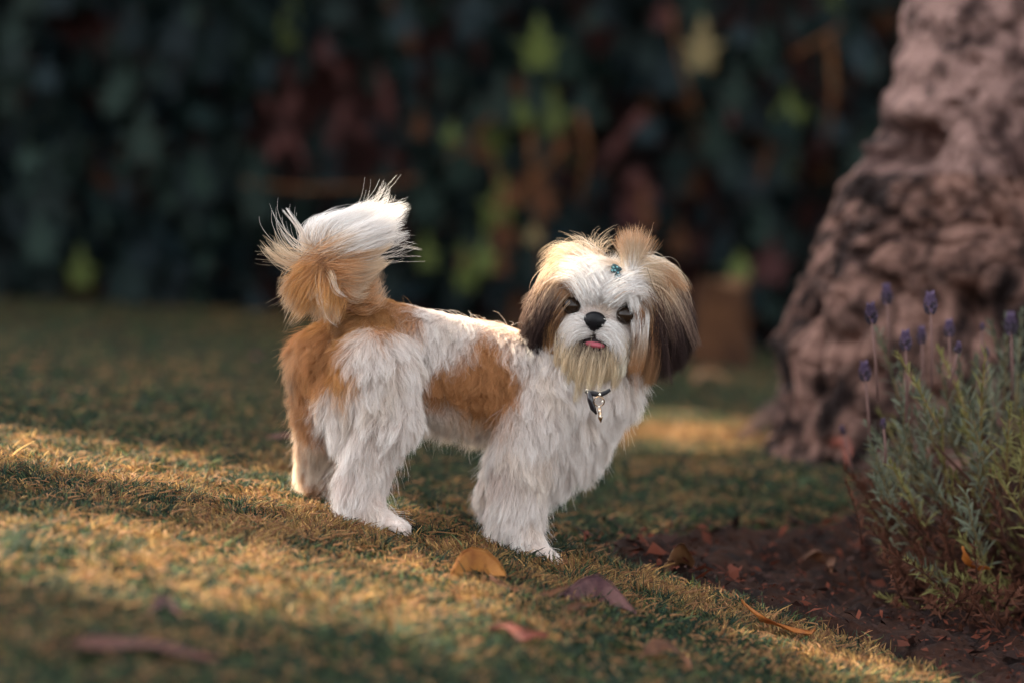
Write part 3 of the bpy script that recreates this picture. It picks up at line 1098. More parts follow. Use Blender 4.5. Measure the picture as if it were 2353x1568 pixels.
# ---- loose wisps standing off the outline
root, nrm = sample_body(5200, fr)
part, cd = part_of(root)
keep = (part != 'head')
root, nrm, part, cd = root[keep], nrm[keep], part[keep], cd[keep]
comb = CCOMB[cd.argmin(1)]
P = grow(root, nrm, CLEN[cd.argmin(1)] * fr.uniform(.9, 1.5, len(root)), comb, np.full(len(root), .9), fr, 8, .3, .22, wave=(np.full(len(root), .003), 5))
strands('wisps', P, shaded_cols(coat_colour(root, part), 8, fr), fr, .00016)


# ---- locks along guides
def resample(g, K):
    g = np.asarray(g, float)
    # smooth (Catmull-Rom) through the guide points
    pts = []
    m = len(g)
    for i in range(m - 1):
        p0, p1, p2, p3 = g[max(i - 1, 0)], g[i], g[i + 1], g[min(i + 2, m - 1)]
        for t in np.linspace(0, 1, 8, endpoint=False):
            pts.append(.5 * ((2 * p1) + (p2 - p0) * t + (2 * p0 - 5 * p1 + 4 * p2 - p3) * t * t + (3 * p1 - p0 - 3 * p2 + p3) * t ** 3))
    pts.append(g[-1])
    pts = np.array(pts)
    s = np.concatenate([[0], np.cumsum(np.linalg.norm(np.diff(pts, axis=0), axis=1))])
    return np.stack([np.interp(np.linspace(0, s[-1], K), s, pts[:, j]) for j in range(3)], 1)


def sheet(guides, n, rg, K=9, r_root=.003, r_tip=.006, len_jit=.18, frizz=.0015, per=18, cl=.6, wave=.0012, bunch=1.0):
    """n strands spread between neighbouring guides (a fan or curtain of hair)."""
    G = np.array([resample(g, K) for g in guides])
    if len(G) == 1:
        base = np.repeat(G, n, 0)
        wpos = np.zeros(n)
    else:
        x = rg.random(n) * (len(G) - 1)
        i = np.minimum(x.astype(int), len(G) - 2)
        f = (x - i)[:, None, None]
        base = G[i] * (1 - f) + G[i + 1] * f
        wpos = x / (len(G) - 1)
    t = np.linspace(0, 1, K)
    off = rg.normal(0, 1, (n, 1, 3))
    off2 = rg.normal(0, 1, (n, 1, 3))
    P = base + off * r_root * (1 - t)[None, :, None] + (off * .5 + off2 * .8) * r_tip * (t ** bunch)[None, :, None]
    ph = rg.uniform(0, 6.28, (n, 1, 1))
    side = unit(rg.normal(0, 1, (n, 1, 3)))
    P = P + side * np.sin(ph + t[None, :, None] * 6) * wave * t[None, :, None] + rg.normal(0, frizz, (n, 1, 3)) * (t ** 2)[None, :, None]
    # length jitter: re-sample each strand over its first part
    lj = 1 - np.abs(rg.normal(0, len_jit, n))
    lj = np.clip(lj, .35, 1.0)
    q = t[None] * lj[:, None] * (K - 1)
    i0 = np.minimum(q.astype(int), K - 2)
    f = (q - i0)[..., None]
    ar = np.arange(n)[:, None]
    P = P[ar, i0] * (1 - f) + P[ar, i0 + 1] * f
    if per:
        P, _ = clump(P, rg, per, cl, 1.0)
    return P, wpos, lj


def ramp(n, K, stops, rg, var=.12):
    """Colours along strands: stops [(t, colour)], each strand shifted a little."""
    t = np.linspace(0, 1, K)[None] + rg.normal(0, .07, (n, 1))
    ts = [s[0] for s in stops]
    c = np.stack([np.interp(t, ts, [s[1][j] for s in stops]) for j in range(3)], -1)
    return np.clip(c * (1 + rg.normal(0, var, (n, 1, 1))), .004, .93)


# ---- tail plume
tp, tc = [], []


def add_tail(guides, n, stops, **kw):
    n = int(n * 1.3)
    P, w, lj = sheet([[at(*q) for q in g] for g in guides], n, fr, **kw)
    tp.append(P)
    tc.append(ramp(n, P.shape[1], stops, fr))


S_WHITE = [(0, TAN * 1.0), (.25, BEIGE), (.45, WHITE * .95), (1, WHITE)]
S_TAN = [(0, BROWN * 1.3), (.3, TAN * 1.15), (.7, BEIGE), (1, CREAM)]
S_GOLD = [(0, BROWN), (.35, TAN), (.8, GOLD), (1, BEIGE)]
# white crest sweeping up and back over the rump
add_tail([[(748, 585, -.03), (790, 535, -.035), (850, 494, -.02), (905, 462, 0)],
          [(748, 582, -.035), (800, 545, -.04), (870, 512, -.02), (928, 480, .01)],
          [(750, 580, -.035), (800, 560, -.04), (870, 532, -.02), (926, 506, .01)],
          [(752, 582, -.03), (800, 575, -.04), (860, 562, -.02), (905, 548, .01)]], 2400, S_WHITE, r_root=.006, r_tip=.010, len_jit=.36, per=60, cl=.76, frizz=.005, wave=.003)
add_tail([[(735, 560, -.02), (745, 525, -.02), (795, 492, 0), (840, 466, .02)],
          [(745, 562, .0), (765, 515, .0), (820, 488, .01), (876, 462, .02)],
          [(760, 560, .02), (790, 515, .02), (850, 485, .03), (915, 470, .03)],
          [(760, 565, .02), (800, 525, .03), (860, 500, .03), (918, 488, .04)]], 1500, [(0, BEIGE), (.2, WHITE * .95), (1, WHITE)], r_root=.008, r_tip=.009, len_jit=.38, per=60, cl=.76, frizz=.006, wave=.003)
# short white hair on the crest of the tail
add_tail([[(715, 560, -.01), (705, 530, -.01), (715, 505, 0), (745, 495, .01)], [(735, 555, -.02), (735, 520, -.02), (760, 495, 0), (800, 480, .01)],
          [(755, 550, -.02), (770, 520, -.02), (800, 498, -.01), (850, 485, .0)]], 900, [(0, BEIGE), (.3, WHITE), (1, WHITE)], r_root=.007, r_tip=.006, per=20, cl=.5, wave=.003)
# beige hair below the crest, right of the parting
add_tail([[(748, 590, -.035), (800, 585, -.045), (860, 580, -.03), (900, 562, 0)], [(750, 596, -.035), (790, 610, -.045), (835, 605, -.03), (868, 585, 0)],
          [(755, 604, -.03), (785, 632, -.04), (825, 632, -.03), (850, 612, -.01)], [(765, 620, -.02), (790, 655, -.035), (820, 665, -.03), (840, 640, -.01)]],
         2600, S_TAN, r_root=.006, r_tip=.009, per=60, cl=.76, len_jit=.25, wave=.003)
# left of the parting: long pale locks
add_tail([[(742, 580, -.03), (700, 590, -.04), (650, 570, -.03), (612, 527, -.02)], [(742, 585, -.03), (700, 597, -.04), (650, 582, -.03), (618, 540, -.02)]], 120,
         [(0, TAN), (.3, BEIGE), (1, CREAM)], r_root=.006, r_tip=.010, len_jit=.3, per=14, cl=.65, frizz=.004)
add_tail([[(740, 575, -.03), (690, 560, -.04), (655, 520, -.03), (642, 482, -.02), (645, 462, -.02)]], 20, [(0, TAN), (.3, CREAM), (1, WHITE)], r_root=.006, r_tip=.010, len_jit=.2, per=0)
add_tail([[(735, 590, -.03), (690, 598, -.04), (640, 590, -.03), (598, 560, -.02)]], 50, [(0, TAN), (1, CREAM)], r_root=.003, r_tip=.003, len_jit=.1, per=25, cl=.7)
add_tail([[(735, 570, -.03), (700, 545, -.03), (690, 515, -.02), (650, 465, -.02)]], 30, [(0, BEIGE), (1, WHITE)], r_root=.003, r_tip=.002, len_jit=.05, per=15, cl=.7)
# tan locks falling left and down
add_tail([[(742, 590, -.03), (700, 605, -.045), (670, 625, -.04), (625, 645, -.03)], [(744, 595, -.03), (700, 622, -.045), (668, 655, -.04), (645, 690, -.03)],
          [(746, 600, -.03), (712, 640, -.045), (690, 680, -.04), (672, 715, -.03)], [(752, 605, -.03), (735, 650, -.045), (715, 690, -.045), (700, 725, -.035)],
          [(758, 610, -.03), (752, 660, -.045), (750, 700, -.05), (745, 720, -.045)], [(770, 615, -.02), (790, 665, -.04), (795, 700, -.05), (790, 720, -.05)]],
         4200, S_GOLD, r_root=.007, r_tip=.010, per=60, cl=.8, len_jit=.42, frizz=.006, wave=.006)
add_tail([[(745, 610, -.04), (735, 650, -.055), (745, 690, -.06), (770, 712, -.055)], [(742, 612, -.04), (728, 655, -.055), (735, 700, -.06), (758, 722, -.055)]], 22, [(0, TAN), (.3, CREAM), (1, WHITE)], r_root=.004, r_tip=.006, per=6, cl=.7)
add_tail([[(752, 600, -.045), (768, 625, -.06), (775, 650, -.06), (800, 672, -.055), (808, 660, -.055)]], 14, [(0, TAN), (.4, CREAM), (1, WHITE)], r_root=.003, r_tip=.004, per=5, cl=.7)
# wisps that leave the plume
add_tail([[(760, 560, 0), (810, 500, .01), (845, 450, .02), (858, 408, .03)], [(770, 555, 0), (820, 500, .02), (870, 460, .03), (900, 420, .04)], [(775, 560, 0), (840, 520, .02), (900, 490, .03), (945, 470, .04)],
          [(765, 575, 0), (830, 560, .0), (890, 555, .01), (945, 535, .02)], [(765, 585, 0), (820, 590, -.02), (880, 590, -.01), (920, 560, 0)]], 190, [(0, CREAM), (1, WHITE)], r_root=.006, r_tip=.010, per=7, cl=.75, len_jit=.15, wave=.005)
add_tail([[(745, 580, -.02), (690, 550, -.03), (660, 500, -.02), (650, 455, -.02)], [(745, 585, -.02), (690, 585, -.03), (640, 570, -.03), (600, 520, -.02)], [(745, 590, -.02), (690, 620, -.03), (650, 640, -.03), (622, 655, -.02)], [(750, 600, -.02), (700, 660, -.04), (670, 700, -.03), (650, 740, -.02)]], 70, [(0, TAN), (1, CREAM)], r_root=.006, r_tip=.012, per=7, cl=.75, len_jit=.2, wave=.005)
# fur on the stem of the tail itself
add_tail([[(790, 640, .0), (815, 640, -.02), (835, 620, -.01), (848, 590, .0)], [(800, 660, .0), (825, 668, -.02), (845, 655, -.01), (850, 620, .01)], [(810, 680, .0), (835, 690, -.02), (862, 682, -.01), (880, 665, .0)]],
         1100, [(0, BROWN), (.5, TAN), (1, BEIGE)], r_root=.010, r_tip=.010, per=24, cl=.55, wave=.003)
K9 = 9
strands('tail_plume', np.concatenate(tp), np.concatenate(tc), fr, .00023)

# ---- head: short face coat rooted on the skull
root, nrm = sample_body(150000, fr, (part_of(BV[BT].mean(1))[0] == 'head') * 1.0)
root, nrm = root[:30000], nrm[:30000]
a, b, c = to_head(root)
keep = np.ones(len(root), bool)
for sx in (-1, 1):
    keep &= np.hypot(a - sx * 65, (b - 26)) > 25 + 4 * vnoise(root, 150, 3)
keep &= ~((np.hypot((a - 0) / 30, (b - 0) / 27) < 1) & (c > 55))
keep &= ~((np.hypot((a - 8) / 38, (b + 50) / 22) < 1) & (c > 40))
root, nrm, a, b, c = root[keep], nrm[keep], a[keep], b[keep], c[keep]
n = len(root)
sg = np.sign(a + 1e-6)
face = sstep(10, 40, c)
top = sstep(42, 75, b)
side = sstep(62, 88, np.abs(a)) * sstep(110, 70, b)
rad_dir = np.stack([a * 1.0, (b + 2) * .9, np.full(n, -14.)], 1)
rad_dir = unit(rad_dir)
low = sstep(5, -30, b)
rad_dir[:, 1] -= .9 * low
rad_dir = unit(rad_dir)
top_dir = unit(np.stack([.9 * sg * sstep(0, 40, np.abs(a)) + .3 * (46 - a) / 60, np.full(n, .75), np.full(n, -.5)], 1))
side_dir = unit(np.stack([.35 * sg, np.full(n, -1.), np.full(n, .1)], 1))
back_dir = unit(np.stack([.2 * sg, np.full(n, -1.), np.full(n, -.4)], 1))
loc = rad_dir * (1 - top)[:, None] + top_dir * top[:, None]
loc = loc * (1 - side)[:, None] + side_dir * side[:, None]
loc = loc * face[:, None] + back_dir * (1 - face)[:, None]
loc = unit(loc)
comb = loc[:, :1] * HA + loc[:, 1:2] * HB + loc[:, 2:] * HF
rn = np.hypot(a, b)
L = .010 + .016 * sstep(20, 70, rn) + .014 * low + .012 * top + .02 * side
L = np.where(face < .5, .032, L)
brow = np.exp(-((np.abs(a) - 55) / 30) ** 2 - ((b - 58) / 14) ** 2)
eyed = np.minimum(np.hypot(a - 65, b - 26), np.hypot(a + 65, b - 26))
L = np.where((eyed < 52) & (c > 20), L * .45, L) + .002 * brow
colh = np.repeat(WHITE[None] * .97, n, 0)
colh = mixc(colh, CREAM, .35 * sstep(0, .6, vnoise(root, 60, 51)))
colh = mixc(colh, TAN * .8, np.clip(brow * 1.8 + .0, 0, .9) * (.55 + .45 * (fr.random(n) < .7)))
eye = np.zeros(n)
for sx in (-1, 1):
    eye = np.maximum(eye, np.exp(-((a - sx * 68) / 34) ** 2 - ((b - 27) / 28) ** 2))
colh = mixc(colh, BROWN * 1.1, np.clip(eye * 1.1, 0, .85) * (sx * 0 + (np.abs(a) > 44)))
colh = mixc(colh, TAN, side * .7 * (fr.random(n) < .8))
colh = mixc(colh, BROWN, side * .6 * (fr.random(n) < .45))
colh = mixc(colh, BEIGE, top * .35 * sstep(.0, .5, vnoise(root, 50, 53)))
colh = mixc(colh, CREAM * .9, sstep(-40, -70, b) * .7)
lip = np.exp(-((a - 8) / 42) ** 2 - ((b + 52) / 27) ** 2) * (c > 35)
under = np.exp(-((a) / 26) ** 2 - ((b + 27) / 12) ** 2) * (c > 55)
colh = mixc(colh, DARK * 1.6, np.clip(lip * .85 + under * .5, 0, .9))
colh = mixc(colh, BEIGE, (1 - face) * .6)
L *= fr.uniform(.75, 1.2, n)
lift = .30 + .35 * top + .15 * low
P = grow(root, nrm, L, comb, lift, fr, 7, .12, .09, wave=(np.full(n, .0008), 5))
P, _ = clump(P, fr, 16, .55, 1.1)
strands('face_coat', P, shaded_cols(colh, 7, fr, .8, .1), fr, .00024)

# ---- head: long hair hung from guides
hp, hcs = [], []


def add_head(guides, n, stops, store=None, **kw):
    n = int(n * 1.35)
    P, w, lj = sheet([[H(*q) for q in g] for g in guides], n, fr, **kw)
    cc = ramp(n, P.shape[1], stops, fr, kw.get('var', .14) if False else .14)
    (store[0] if store else hp).append(P)
    (store[1] if store else hcs).append(cc)


beard = ([], [])
# moustache: from beside the nose out and down
for s in (-1, 1):
    add_head([[(s * 16, -8, 92), (s * 40, 2, 96), (s * 62, -14, 82), (s * 74, -46, 66)], [(s * 16, -16, 92), (s * 38, -16, 100), (s * 62, -44, 88), (s * 72, -84, 68)],
              [(s * 16 + 3, -22, 92), (s * 44 + 6, -30, 98), (s * 60 + 5, -62, 88), (s * 66, -100, 70)], [(s * 16 + 3, -26, 92), (s * 44 + 7, -38, 96), (s * 56 + 7, -68, 88), (s * 58, -102, 74)]],
             1500, [(0, WHITE * .7), (.15, WHITE), (.75, WHITE * .97), (1, CREAM)], beard, r_root=.003, r_tip=.006, per=16, cl=.55, len_jit=.3, frizz=.003, wave=.002)
# beard below the lip
add_head([[(-62, -58, 62), (-68, -90, 70), (-66, -122, 70), (-58, -140, 66)], [(-38, -66, 72), (-42, -98, 84), (-40, -132, 82), (-36, -158, 74)], [(-12, -68, 78), (-12, -102, 92), (-10, -140, 88), (-8, -178, 76)],
          [(16, -68, 78), (18, -102, 92), (16, -140, 88), (14, -178, 76)], [(42, -64, 72), (46, -98, 84), (42, -130, 82), (36, -150, 74)], [(62, -56, 62), (70, -90, 70), (66, -118, 70), (60, -134, 66)]],
         3600, [(0, DARK * 2), (.12, CREAM * .5), (.3, CREAM), (.7, np.array((.66, .53, .36))), (1, np.array((.72, .60, .42)))], beard, r_root=.007, r_tip=.009, per=60, cl=.78, len_jit=.36, frizz=.003, wave=.003)
# blunt pale lock at the viewer's right of the beard
add_head([[(56, -40, 84), (64, -66, 88), (68, -90, 86), (70, -112, 84)], [(66, -40, 82), (76, -66, 86), (82, -90, 84), (84, -110, 82)]], 260, [(0, WHITE), (1, np.array((.80, .75, .62)))], beard, r_root=.003, r_tip=.0015, len_jit=.02, per=0)
strands('beard', np.concatenate(beard[0]), np.concatenate(beard[1]), fr, .00021)

# brows and forelock: white blaze rising from between the eyes and parting to both sides
add_head([[(-34, 66, 82), (-64, 94, 82), (-102, 78, 58), (-120, 20, 40)], [(-22, 66, 84), (-56, 96, 76), (-100, 92, 52), (-124, 40, 36)], [(-8, 70, 82), (-44, 112, 62), (-92, 118, 36), (-126, 74, 18)],
          [(6, 84, 78), (-30, 122, 50), (-76, 134, 18), (-116, 104, -4)]], 3000, [(0, WHITE), (.45, WHITE * .96), (.75, BEIGE), (1, TAN * .9)], r_root=.006, r_tip=.008, per=30, cl=.66, len_jit=.26, wave=.005, frizz=.004)
add_head([[(34, 66, 82), (66, 92, 82), (102, 74, 60), (116, 14, 44), (112, -40, 42)], [(26, 66, 84), (62, 94, 76), (102, 82, 52), (122, 30, 38), (124, -20, 34)], [(40, 78, 78), (76, 108, 60), (116, 102, 36), (142, 56, 18)],
          [(56, 92, 70), (92, 122, 44), (130, 118, 14), (158, 82, -6)]], 3000, [(0, WHITE), (.45, WHITE * .96), (.75, BEIGE), (1, TAN * .9)], r_root=.006, r_tip=.008, per=30, cl=.66, len_jit=.26, wave=.005, frizz=.004)
# crown: drawn towards the clip
add_head([[(-92, 88, 26), (-64, 124, 34), (-20, 138, 40), (34, 126, 46)], [(-60, 92, 54), (-36, 122, 58), (0, 132, 56), (36, 124, 50)], [(-14, 84, 76), (0, 112, 72), (20, 124, 62), (40, 122, 52)],
          [(30, 80, 78), (38, 104, 74), (46, 118, 64), (54, 122, 54)], [(80, 84, 60), (82, 110, 58), (74, 124, 54), (64, 126, 50)], [(120, 96, 16), (114, 128, 26), (92, 138, 36), (68, 130, 46)]],
         2600, [(0, WHITE * .95), (.5, WHITE), (1, BEIGE)], r_root=.006, r_tip=.003, per=26, cl=.62, len_jit=.14, wave=.004)
add_head([[(70, 116, 40), (104, 128, 34), (140, 104, 20), (172, 60, 10)], [(64, 120, 30), (104, 140, 16), (148, 122, 0), (186, 76, -8)], [(60, 122, 10), (100, 142, -6), (146, 128, -20), (180, 84, -26)]], 1500, [(0, WHITE), (.5, CREAM), (.8, BEIGE), (1, TAN)], r_root=.008, r_tip=.009, per=40, cl=.7, len_jit=.28, wave=.006, frizz=.004)
# flyaway arcs on the viewer's left of the crown
add_head([[(-70, 118, 20), (-88, 150, 10), (-104, 162, 0), (-130, 158, -6)], [(-40, 128, 20), (-56, 156, 10), (-80, 176, 0), (-112, 182, -8)], [(-10, 128, 20), (-26, 164, 10), (10, 190, 0), (36, 188, -8)]], 110, [(0, BEIGE), (1, CREAM)], r_root=.006, r_tip=.010, per=8, cl=.6, wave=.004)
add_head([[(-60, 112, 30), (-96, 130, 20), (-124, 116, 6), (-140, 84, 0)], [(-30, 126, 30), (-70, 150, 10), (-116, 140, -10), (-148, 96, -16)]], 700, [(0, WHITE), (.6, CREAM), (1, BEIGE)], r_root=.007, r_tip=.009, per=24, cl=.6, len_jit=.2)
# curtains beside the cheeks
add_head([[(-78, 44, 58), (-96, 6, 62), (-100, -50, 54), (-92, -116, 44)], [(-90, 62, 40), (-114, 14, 42), (-118, -50, 36), (-108, -112, 30)], [(-98, 70, 20), (-128, 20, 20), (-134, -40, 16), (-126, -96, 12)]],
         2400, [(0, BEIGE), (.3, TAN * .9), (.6, np.array((.42, .24, .12))), (1, GOLD * .75)], r_root=.005, r_tip=.005, per=34, cl=.7, len_jit=.24, wave=.004)
add_head([[(82, 46, 60), (96, 6, 66), (98, -50, 60), (92, -106, 50)], [(92, 60, 48), (110, 10, 54), (114, -50, 48), (106, -116, 40)]], 1300, [(0, WHITE), (.35, WHITE), (.6, BEIGE), (1, TAN)], r_root=.004, r_tip=.005, per=24, cl=.66)
add_head([[(104, 66, 36), (124, 10, 42), (130, -60, 36), (122, -128, 30)], [(112, 72, 24), (138, 12, 28), (148, -60, 24), (140, -122, 18)]], 1900, [(0, BEIGE), (.3, TAN * .8), (.55, BROWN * 1.2), (1, np.array((.36, .2, .1)))], r_root=.005, r_tip=.006, per=24, cl=.66)
# tan brows arching over the eyes
for s in (-1, 1):
    add_head([[(s * 36, 64, 80), (s * 58, 80, 80), (s * 90, 70, 66), (s * 106, 22, 52)], [(s * 28, 70, 82), (s * 54, 92, 80), (s * 92, 80, 64), (s * 112, 26, 52)]], 330, [(0, TAN * .8), (.4, TAN), (.8, BROWN * 1.2), (1, BROWN)], r_root=.004, r_tip=.005, per=20, cl=.6)
# dark brown hair round the eyes' outer corners
add_head([[(-86, 48, 62), (-98, 24, 62), (-98, -6, 60)], [(-80, 56, 64), (-96, 34, 64), (-98, 4, 62)]], 360, [(0, TAN), (1, BROWN)], r_root=.004, r_tip=.003, per=16, cl=.6)
add_head([[(84, 52, 64), (98, 26, 68), (100, -20, 66), (96, -50, 64)]], 260, [(0, TAN), (.4, BROWN), (1, BROWN)], r_root=.003, r_tip=.003, per=16, cl=.6)
strands('head_hair', np.concatenate(hp), np.concatenate(hcs), fr, .00021)

# topknot
tk = ([], [])
add_head([[(56, 118, 52), (46, 150, 50), (22, 186, 46), (4, 206, 40)], [(58, 118, 52), (54, 152, 56), (40, 192, 54), (30, 222, 48)], [(60, 118, 52), (62, 154, 54), (64, 194, 52), (60, 224, 46)], [(62, 118, 52), (72, 152, 50), (86, 186, 44), (92, 206, 38)]],
         1500, [(0, WHITE), (.3, WHITE), (.5, CREAM), (.8, BEIGE), (1, TAN)], tk, r_root=.003, r_tip=.008, per=22, cl=.62, len_jit=.26, frizz=.003)
add_head([[(62, 118, 52), (90, 140, 50), (124, 146, 38), (158, 128, 24)], [(62, 116, 54), (96, 128, 54), (134, 126, 42), (166, 100, 26)], [(62, 114, 56), (92, 110, 60), (124, 92, 56), (146, 56, 44)]], 1700, [(0, WHITE), (.4, CREAM), (.7, BEIGE), (1, TAN * .9)], tk, r_root=.003, r_tip=.008, per=26, cl=.66, len_jit=.2)
add_head([[(56, 118, 60), (66, 96, 74), (84, 66, 80), (98, 30, 74)], [(54, 118, 60), (58, 96, 76), (72, 66, 84), (88, 36, 80)]], 650, [(0, WHITE), (1, WHITE)], tk, r_root=.003, r_tip=.005, per=26, cl=.7)
strands('topknot', np.concatenate(tk[0]), np.concatenate(tk[1]), fr, .00022)

# ---- ears: a hanging leather flap with long hair
m_ear = mat('ear_leather', (.16, .09, .07), 0.8, 0.2)


def ear(outline, thick, guides_list):
    """outline: rows of (a,b,c) pairs down the flap (outer, inner)."""
    vs, fs = [], []
    for (o_, i_) in outline:
        for k in range(5):
            t = k / 4
            p = np.array(o_) * (1 - t) + np.array(i_) * t
            bow = 12 * math.sin(math.pi * t)
            vs.append(H(p[0], p[1], p[2] + bow) - DOFF)
    m = len(vs)
    for (o_, i_) in outline:
        for k in range(5):
            t = k / 4
            p = np.array(o_) * (1 - t) + np.array(i_) * t
            bow = 12 * math.sin(math.pi * t)
            vs.append(H(p[0], p[1], p[2] + bow - thick) - DOFF)
    rows = len(outline)
    for j in range(rows - 1):
        for k in range(4):
            a_ = j * 5 + k
            fs.append((a_, a_ + 1, a_ + 6, a_ + 5))
            fs.append((m + a_, m + a_ + 5, m + a_ + 6, m + a_ + 1))
        fs.append((j * 5, j * 5 + 5, m + j * 5 + 5, m + j * 5))
        fs.append((j * 5 + 4, m + j * 5 + 4, m + j * 5 + 9, j * 5 + 9))
    fs.append(tuple(range(5)) + tuple(m + k for k in range(4, -1, -1)))
    e = (rows - 1) * 5
    fs.append(tuple(e + k for k in range(4, -1, -1)) + tuple(m + e + k for k in range(5)))
    me = new_mesh('ear', [tuple(v) for v in vs], fs)
    e_ob = obj('ear', me, m_ear, dog)
    st = ([], [])
    for g_, n_, stops, kw in guides_list:
        add_head(g_, n_, stops, st, **kw)
    strands('ear_hair', np.concatenate(st[0]), np.concatenate(st[1]), fr, .00023, parent=e_ob)
    return e_ob


E_STOPS = [(0, BEIGE), (.22, np.array((.38, .27, .20))), (.42, np.array((.14, .09, .075))), (.62, DARK), (1, DARK * .7)]
E_LIGHT = [(0, CREAM), (.35, BEIGE), (.65, np.array((.30, .20, .15))), (1, np.array((.12, .075, .06)))]
kw_e = dict(r_root=.007, r_tip=.009, per=44, cl=.76, len_jit=.26, wave=.005, frizz=.003)
ear([((-106, 92, 8), (-84, 76, 30)), ((-136, 40, 26), (-100, 40, 46)), ((-150, -10, 26), (-108, -10, 44)), ((-146, -52, 26), (-116, -56, 38))], 6,
    [([[(-100, 100, 8), (-132, 66, 12), (-156, 4, 30), (-172, -50, 28)], [(-98, 94, 20), (-128, 50, 44), (-150, -20, 42), (-170, -98, 36)], [(-92, 84, 32), (-118, 36, 54), (-134, -34, 50), (-150, -116, 44)],
       [(-86, 72, 38), (-106, 22, 58), (-118, -44, 54), (-122, -118, 48)]], 3800, E_STOPS, kw_e),
     ([[(-104, 100, 12), (-140, 62, 18), (-160, 10, 34), (-176, -30, 30)], [(-96, 92, 34), (-126, 50, 58), (-146, -10, 54), (-158, -50, 48)]], 1100, E_LIGHT, kw_e)])
ear([((146, 84, -6), (104, 74, 22)), ((177, 36, -6), (128, 34, 22)), ((194, -10, -4), (144, -8, 18)), ((187, -56, -2), (152, -58, 12))], 6,
    [([[(136, 104, -4), (173, 64, 2), (206, 12, 4), (206, -50, 2)], [(128, 98, 10), (164, 54, 18), (192, -6, 18), (200, -84, 8)], [(118, 90, 22), (148, 42, 30), (169, -22, 28), (175, -104, 16)],
       [(108, 82, 30), (136, 30, 36), (145, -34, 32), (152, -98, 22)]], 4600, E_STOPS, kw_e),
     ([[(120, 120, 6), (160, 84, 12), (198, 30, 10), (219, -24, 4)], [(110, 110, 26), (145, 68, 34), (179, 14, 32), (200, -44, 18)], [(104, 96, 34), (140, 54, 42), (156, 2, 40), (168, -48, 28)]], 1700, E_LIGHT, kw_e),
     ([[(112, 100, 30), (150, 50, 38), (170, -14, 34), (186, -90, 20)], [(106, 88, 36), (130, 36, 44), (150, -28, 40), (164, -100, 26)]], 420, [(0, BROWN), (.4, DARK * 1.3), (1, DARK)], dict(r_root=.008, r_tip=.012, per=40, cl=.84, len_jit=.3, wave=.009))])

# ---- eyes, nose, mouth
def ball(center, ra, rb, rc, frame=None, nu=20, nv=14, bump=None):
    frame = frame or (HA, HB, HF)
    vs, fs = [], []
    for j in range(nv + 1):
        for i in range(nu):
            ph, th = math.pi * j / nv, 2 * math.pi * i / nu
            x, y, z = math.sin(ph) * math.cos(th), math.cos(ph), math.sin(ph) * math.sin(th)
            k = bump(x, y, z) if bump else 1
            vs.append(tuple(center + PX * k * (x * ra * frame[0] + y * rb * frame[1] + z * rc * frame[2]) - DOFF))
    for j in range(nv):
        for i in range(nu):
            i2 = (i + 1) % nu
            fs.append((j * nu + i, j * nu + i2, (j + 1) * nu + i2, (j + 1) * nu + i))
    return vs, fs


m_eye = mat('dog_eye', (.018, .010, .006), 0.05, 0.34)
m_nose = mat('dog_nose', (.005, .005, .007), 0.42, 0.22, bump=(900, .5, .0006))
m_hole = mat('nostril_dark', (.004, .004, .004), 0.8, 0.1)
m_lip = mat('dog_lip', (.02, .012, .012), 0.5, 0.3)
m_tongue = mat('dog_tongue', (.36, .075, .10), 0.4, 0.4, bump=(500, .3, .0006))
for s in (-1, 1):
    obj('eye', new_mesh('eye', *ball(H(s * 64, 26, 70), 22, 21, 18)), m_eye, dog)


def nose_shape(x, y, z):
    # broad above, notched below, with a groove in the middle
    w = 1 + .18 * y * (1 - abs(y)) - .14 * max(0, -y) * abs(x)
    return w * (1 - .07 * math.exp(-(x / .12) ** 2) * (z > 0) * (y < .3))


nose = obj('nose', new_mesh('nose', *ball(H(0, 1, 98), 26, 23, 18, nu=28, nv=20, bump=nose_shape)), m_nose, dog)
for s in (-1, 1):
    obj('nostril', new_mesh('nostril', *ball(H(s * 12, -5, 109), 7, 5, 5)), m_hole, nose)
obj('mouth', new_mesh('mouth', *ball(H(8, -51, 88), 33, 17, 13)), m_lip, dog)
obj('tongue', new_mesh('tongue', *ball(H(9, -51, 98), 23, 7.5, 9, bump=lambda x, y, z: 1 - .12 * math.exp(-(x / .15) ** 2) * (y > 0))), m_tongue, dog)

# ------------------------------------------------------------------ hair clip and collar with pendant
m_clip = mat('clip_teal', (.006, .04, .05), 0.3, 0.5)
m_gem = mat('clip_glitter', (.14, .34, .38), 0.12, 0.8)
clip = thing('hair_clip', 'tiny dark teal glittery hair clip holding the dog topknot', 'hair clip', loc=tuple(H(30, 118, 84)))
CO = np.array(clip.location)
vs, fs = [], []
v0, f0 = [], []
for (a0, b0, w_, h_) in ((-4, 10, 13, 10), (5, -9, 11, 13)):
    # a bevelled little bow half
    ring = []
    for k in range(12):
        th = 2 * math.pi * k / 12
        q = 1 + .18 * math.cos(3 * th)
        ring.append((a0 + w_ * q * math.cos(th), b0 + h_ * q * math.sin(th)))
    o_ = len(v0)
    for (x, y) in ring: v0.append(tuple(PX * (x * HA + y * HB - 3 * HF)))
    for (x, y) in ring: v0.append(tuple(PX * (x * HA + y * HB + 2 * HF)))
    for (x, y) in ring: v0.append(tuple(PX * ((a0 + (x - a0) * .7) * HA + (b0 + (y - b0) * .7) * HB + 5 * HF)))
    for r_ in range(2):
        for k in range(12):
            k2 = (k + 1) % 12
            f0.append((o_ + r_ * 12 + k, o_ + r_ * 12 + k2, o_ + (r_ + 1) * 12 + k2, o_ + (r_ + 1) * 12 + k))
    f0.append(tuple(o_ + 24 + k for k in range(12)))
    f0.append(tuple(o_ + 11 - k for k in range(12)))
obj('bow', new_mesh('bow', v0, f0, False), m_clip, clip)
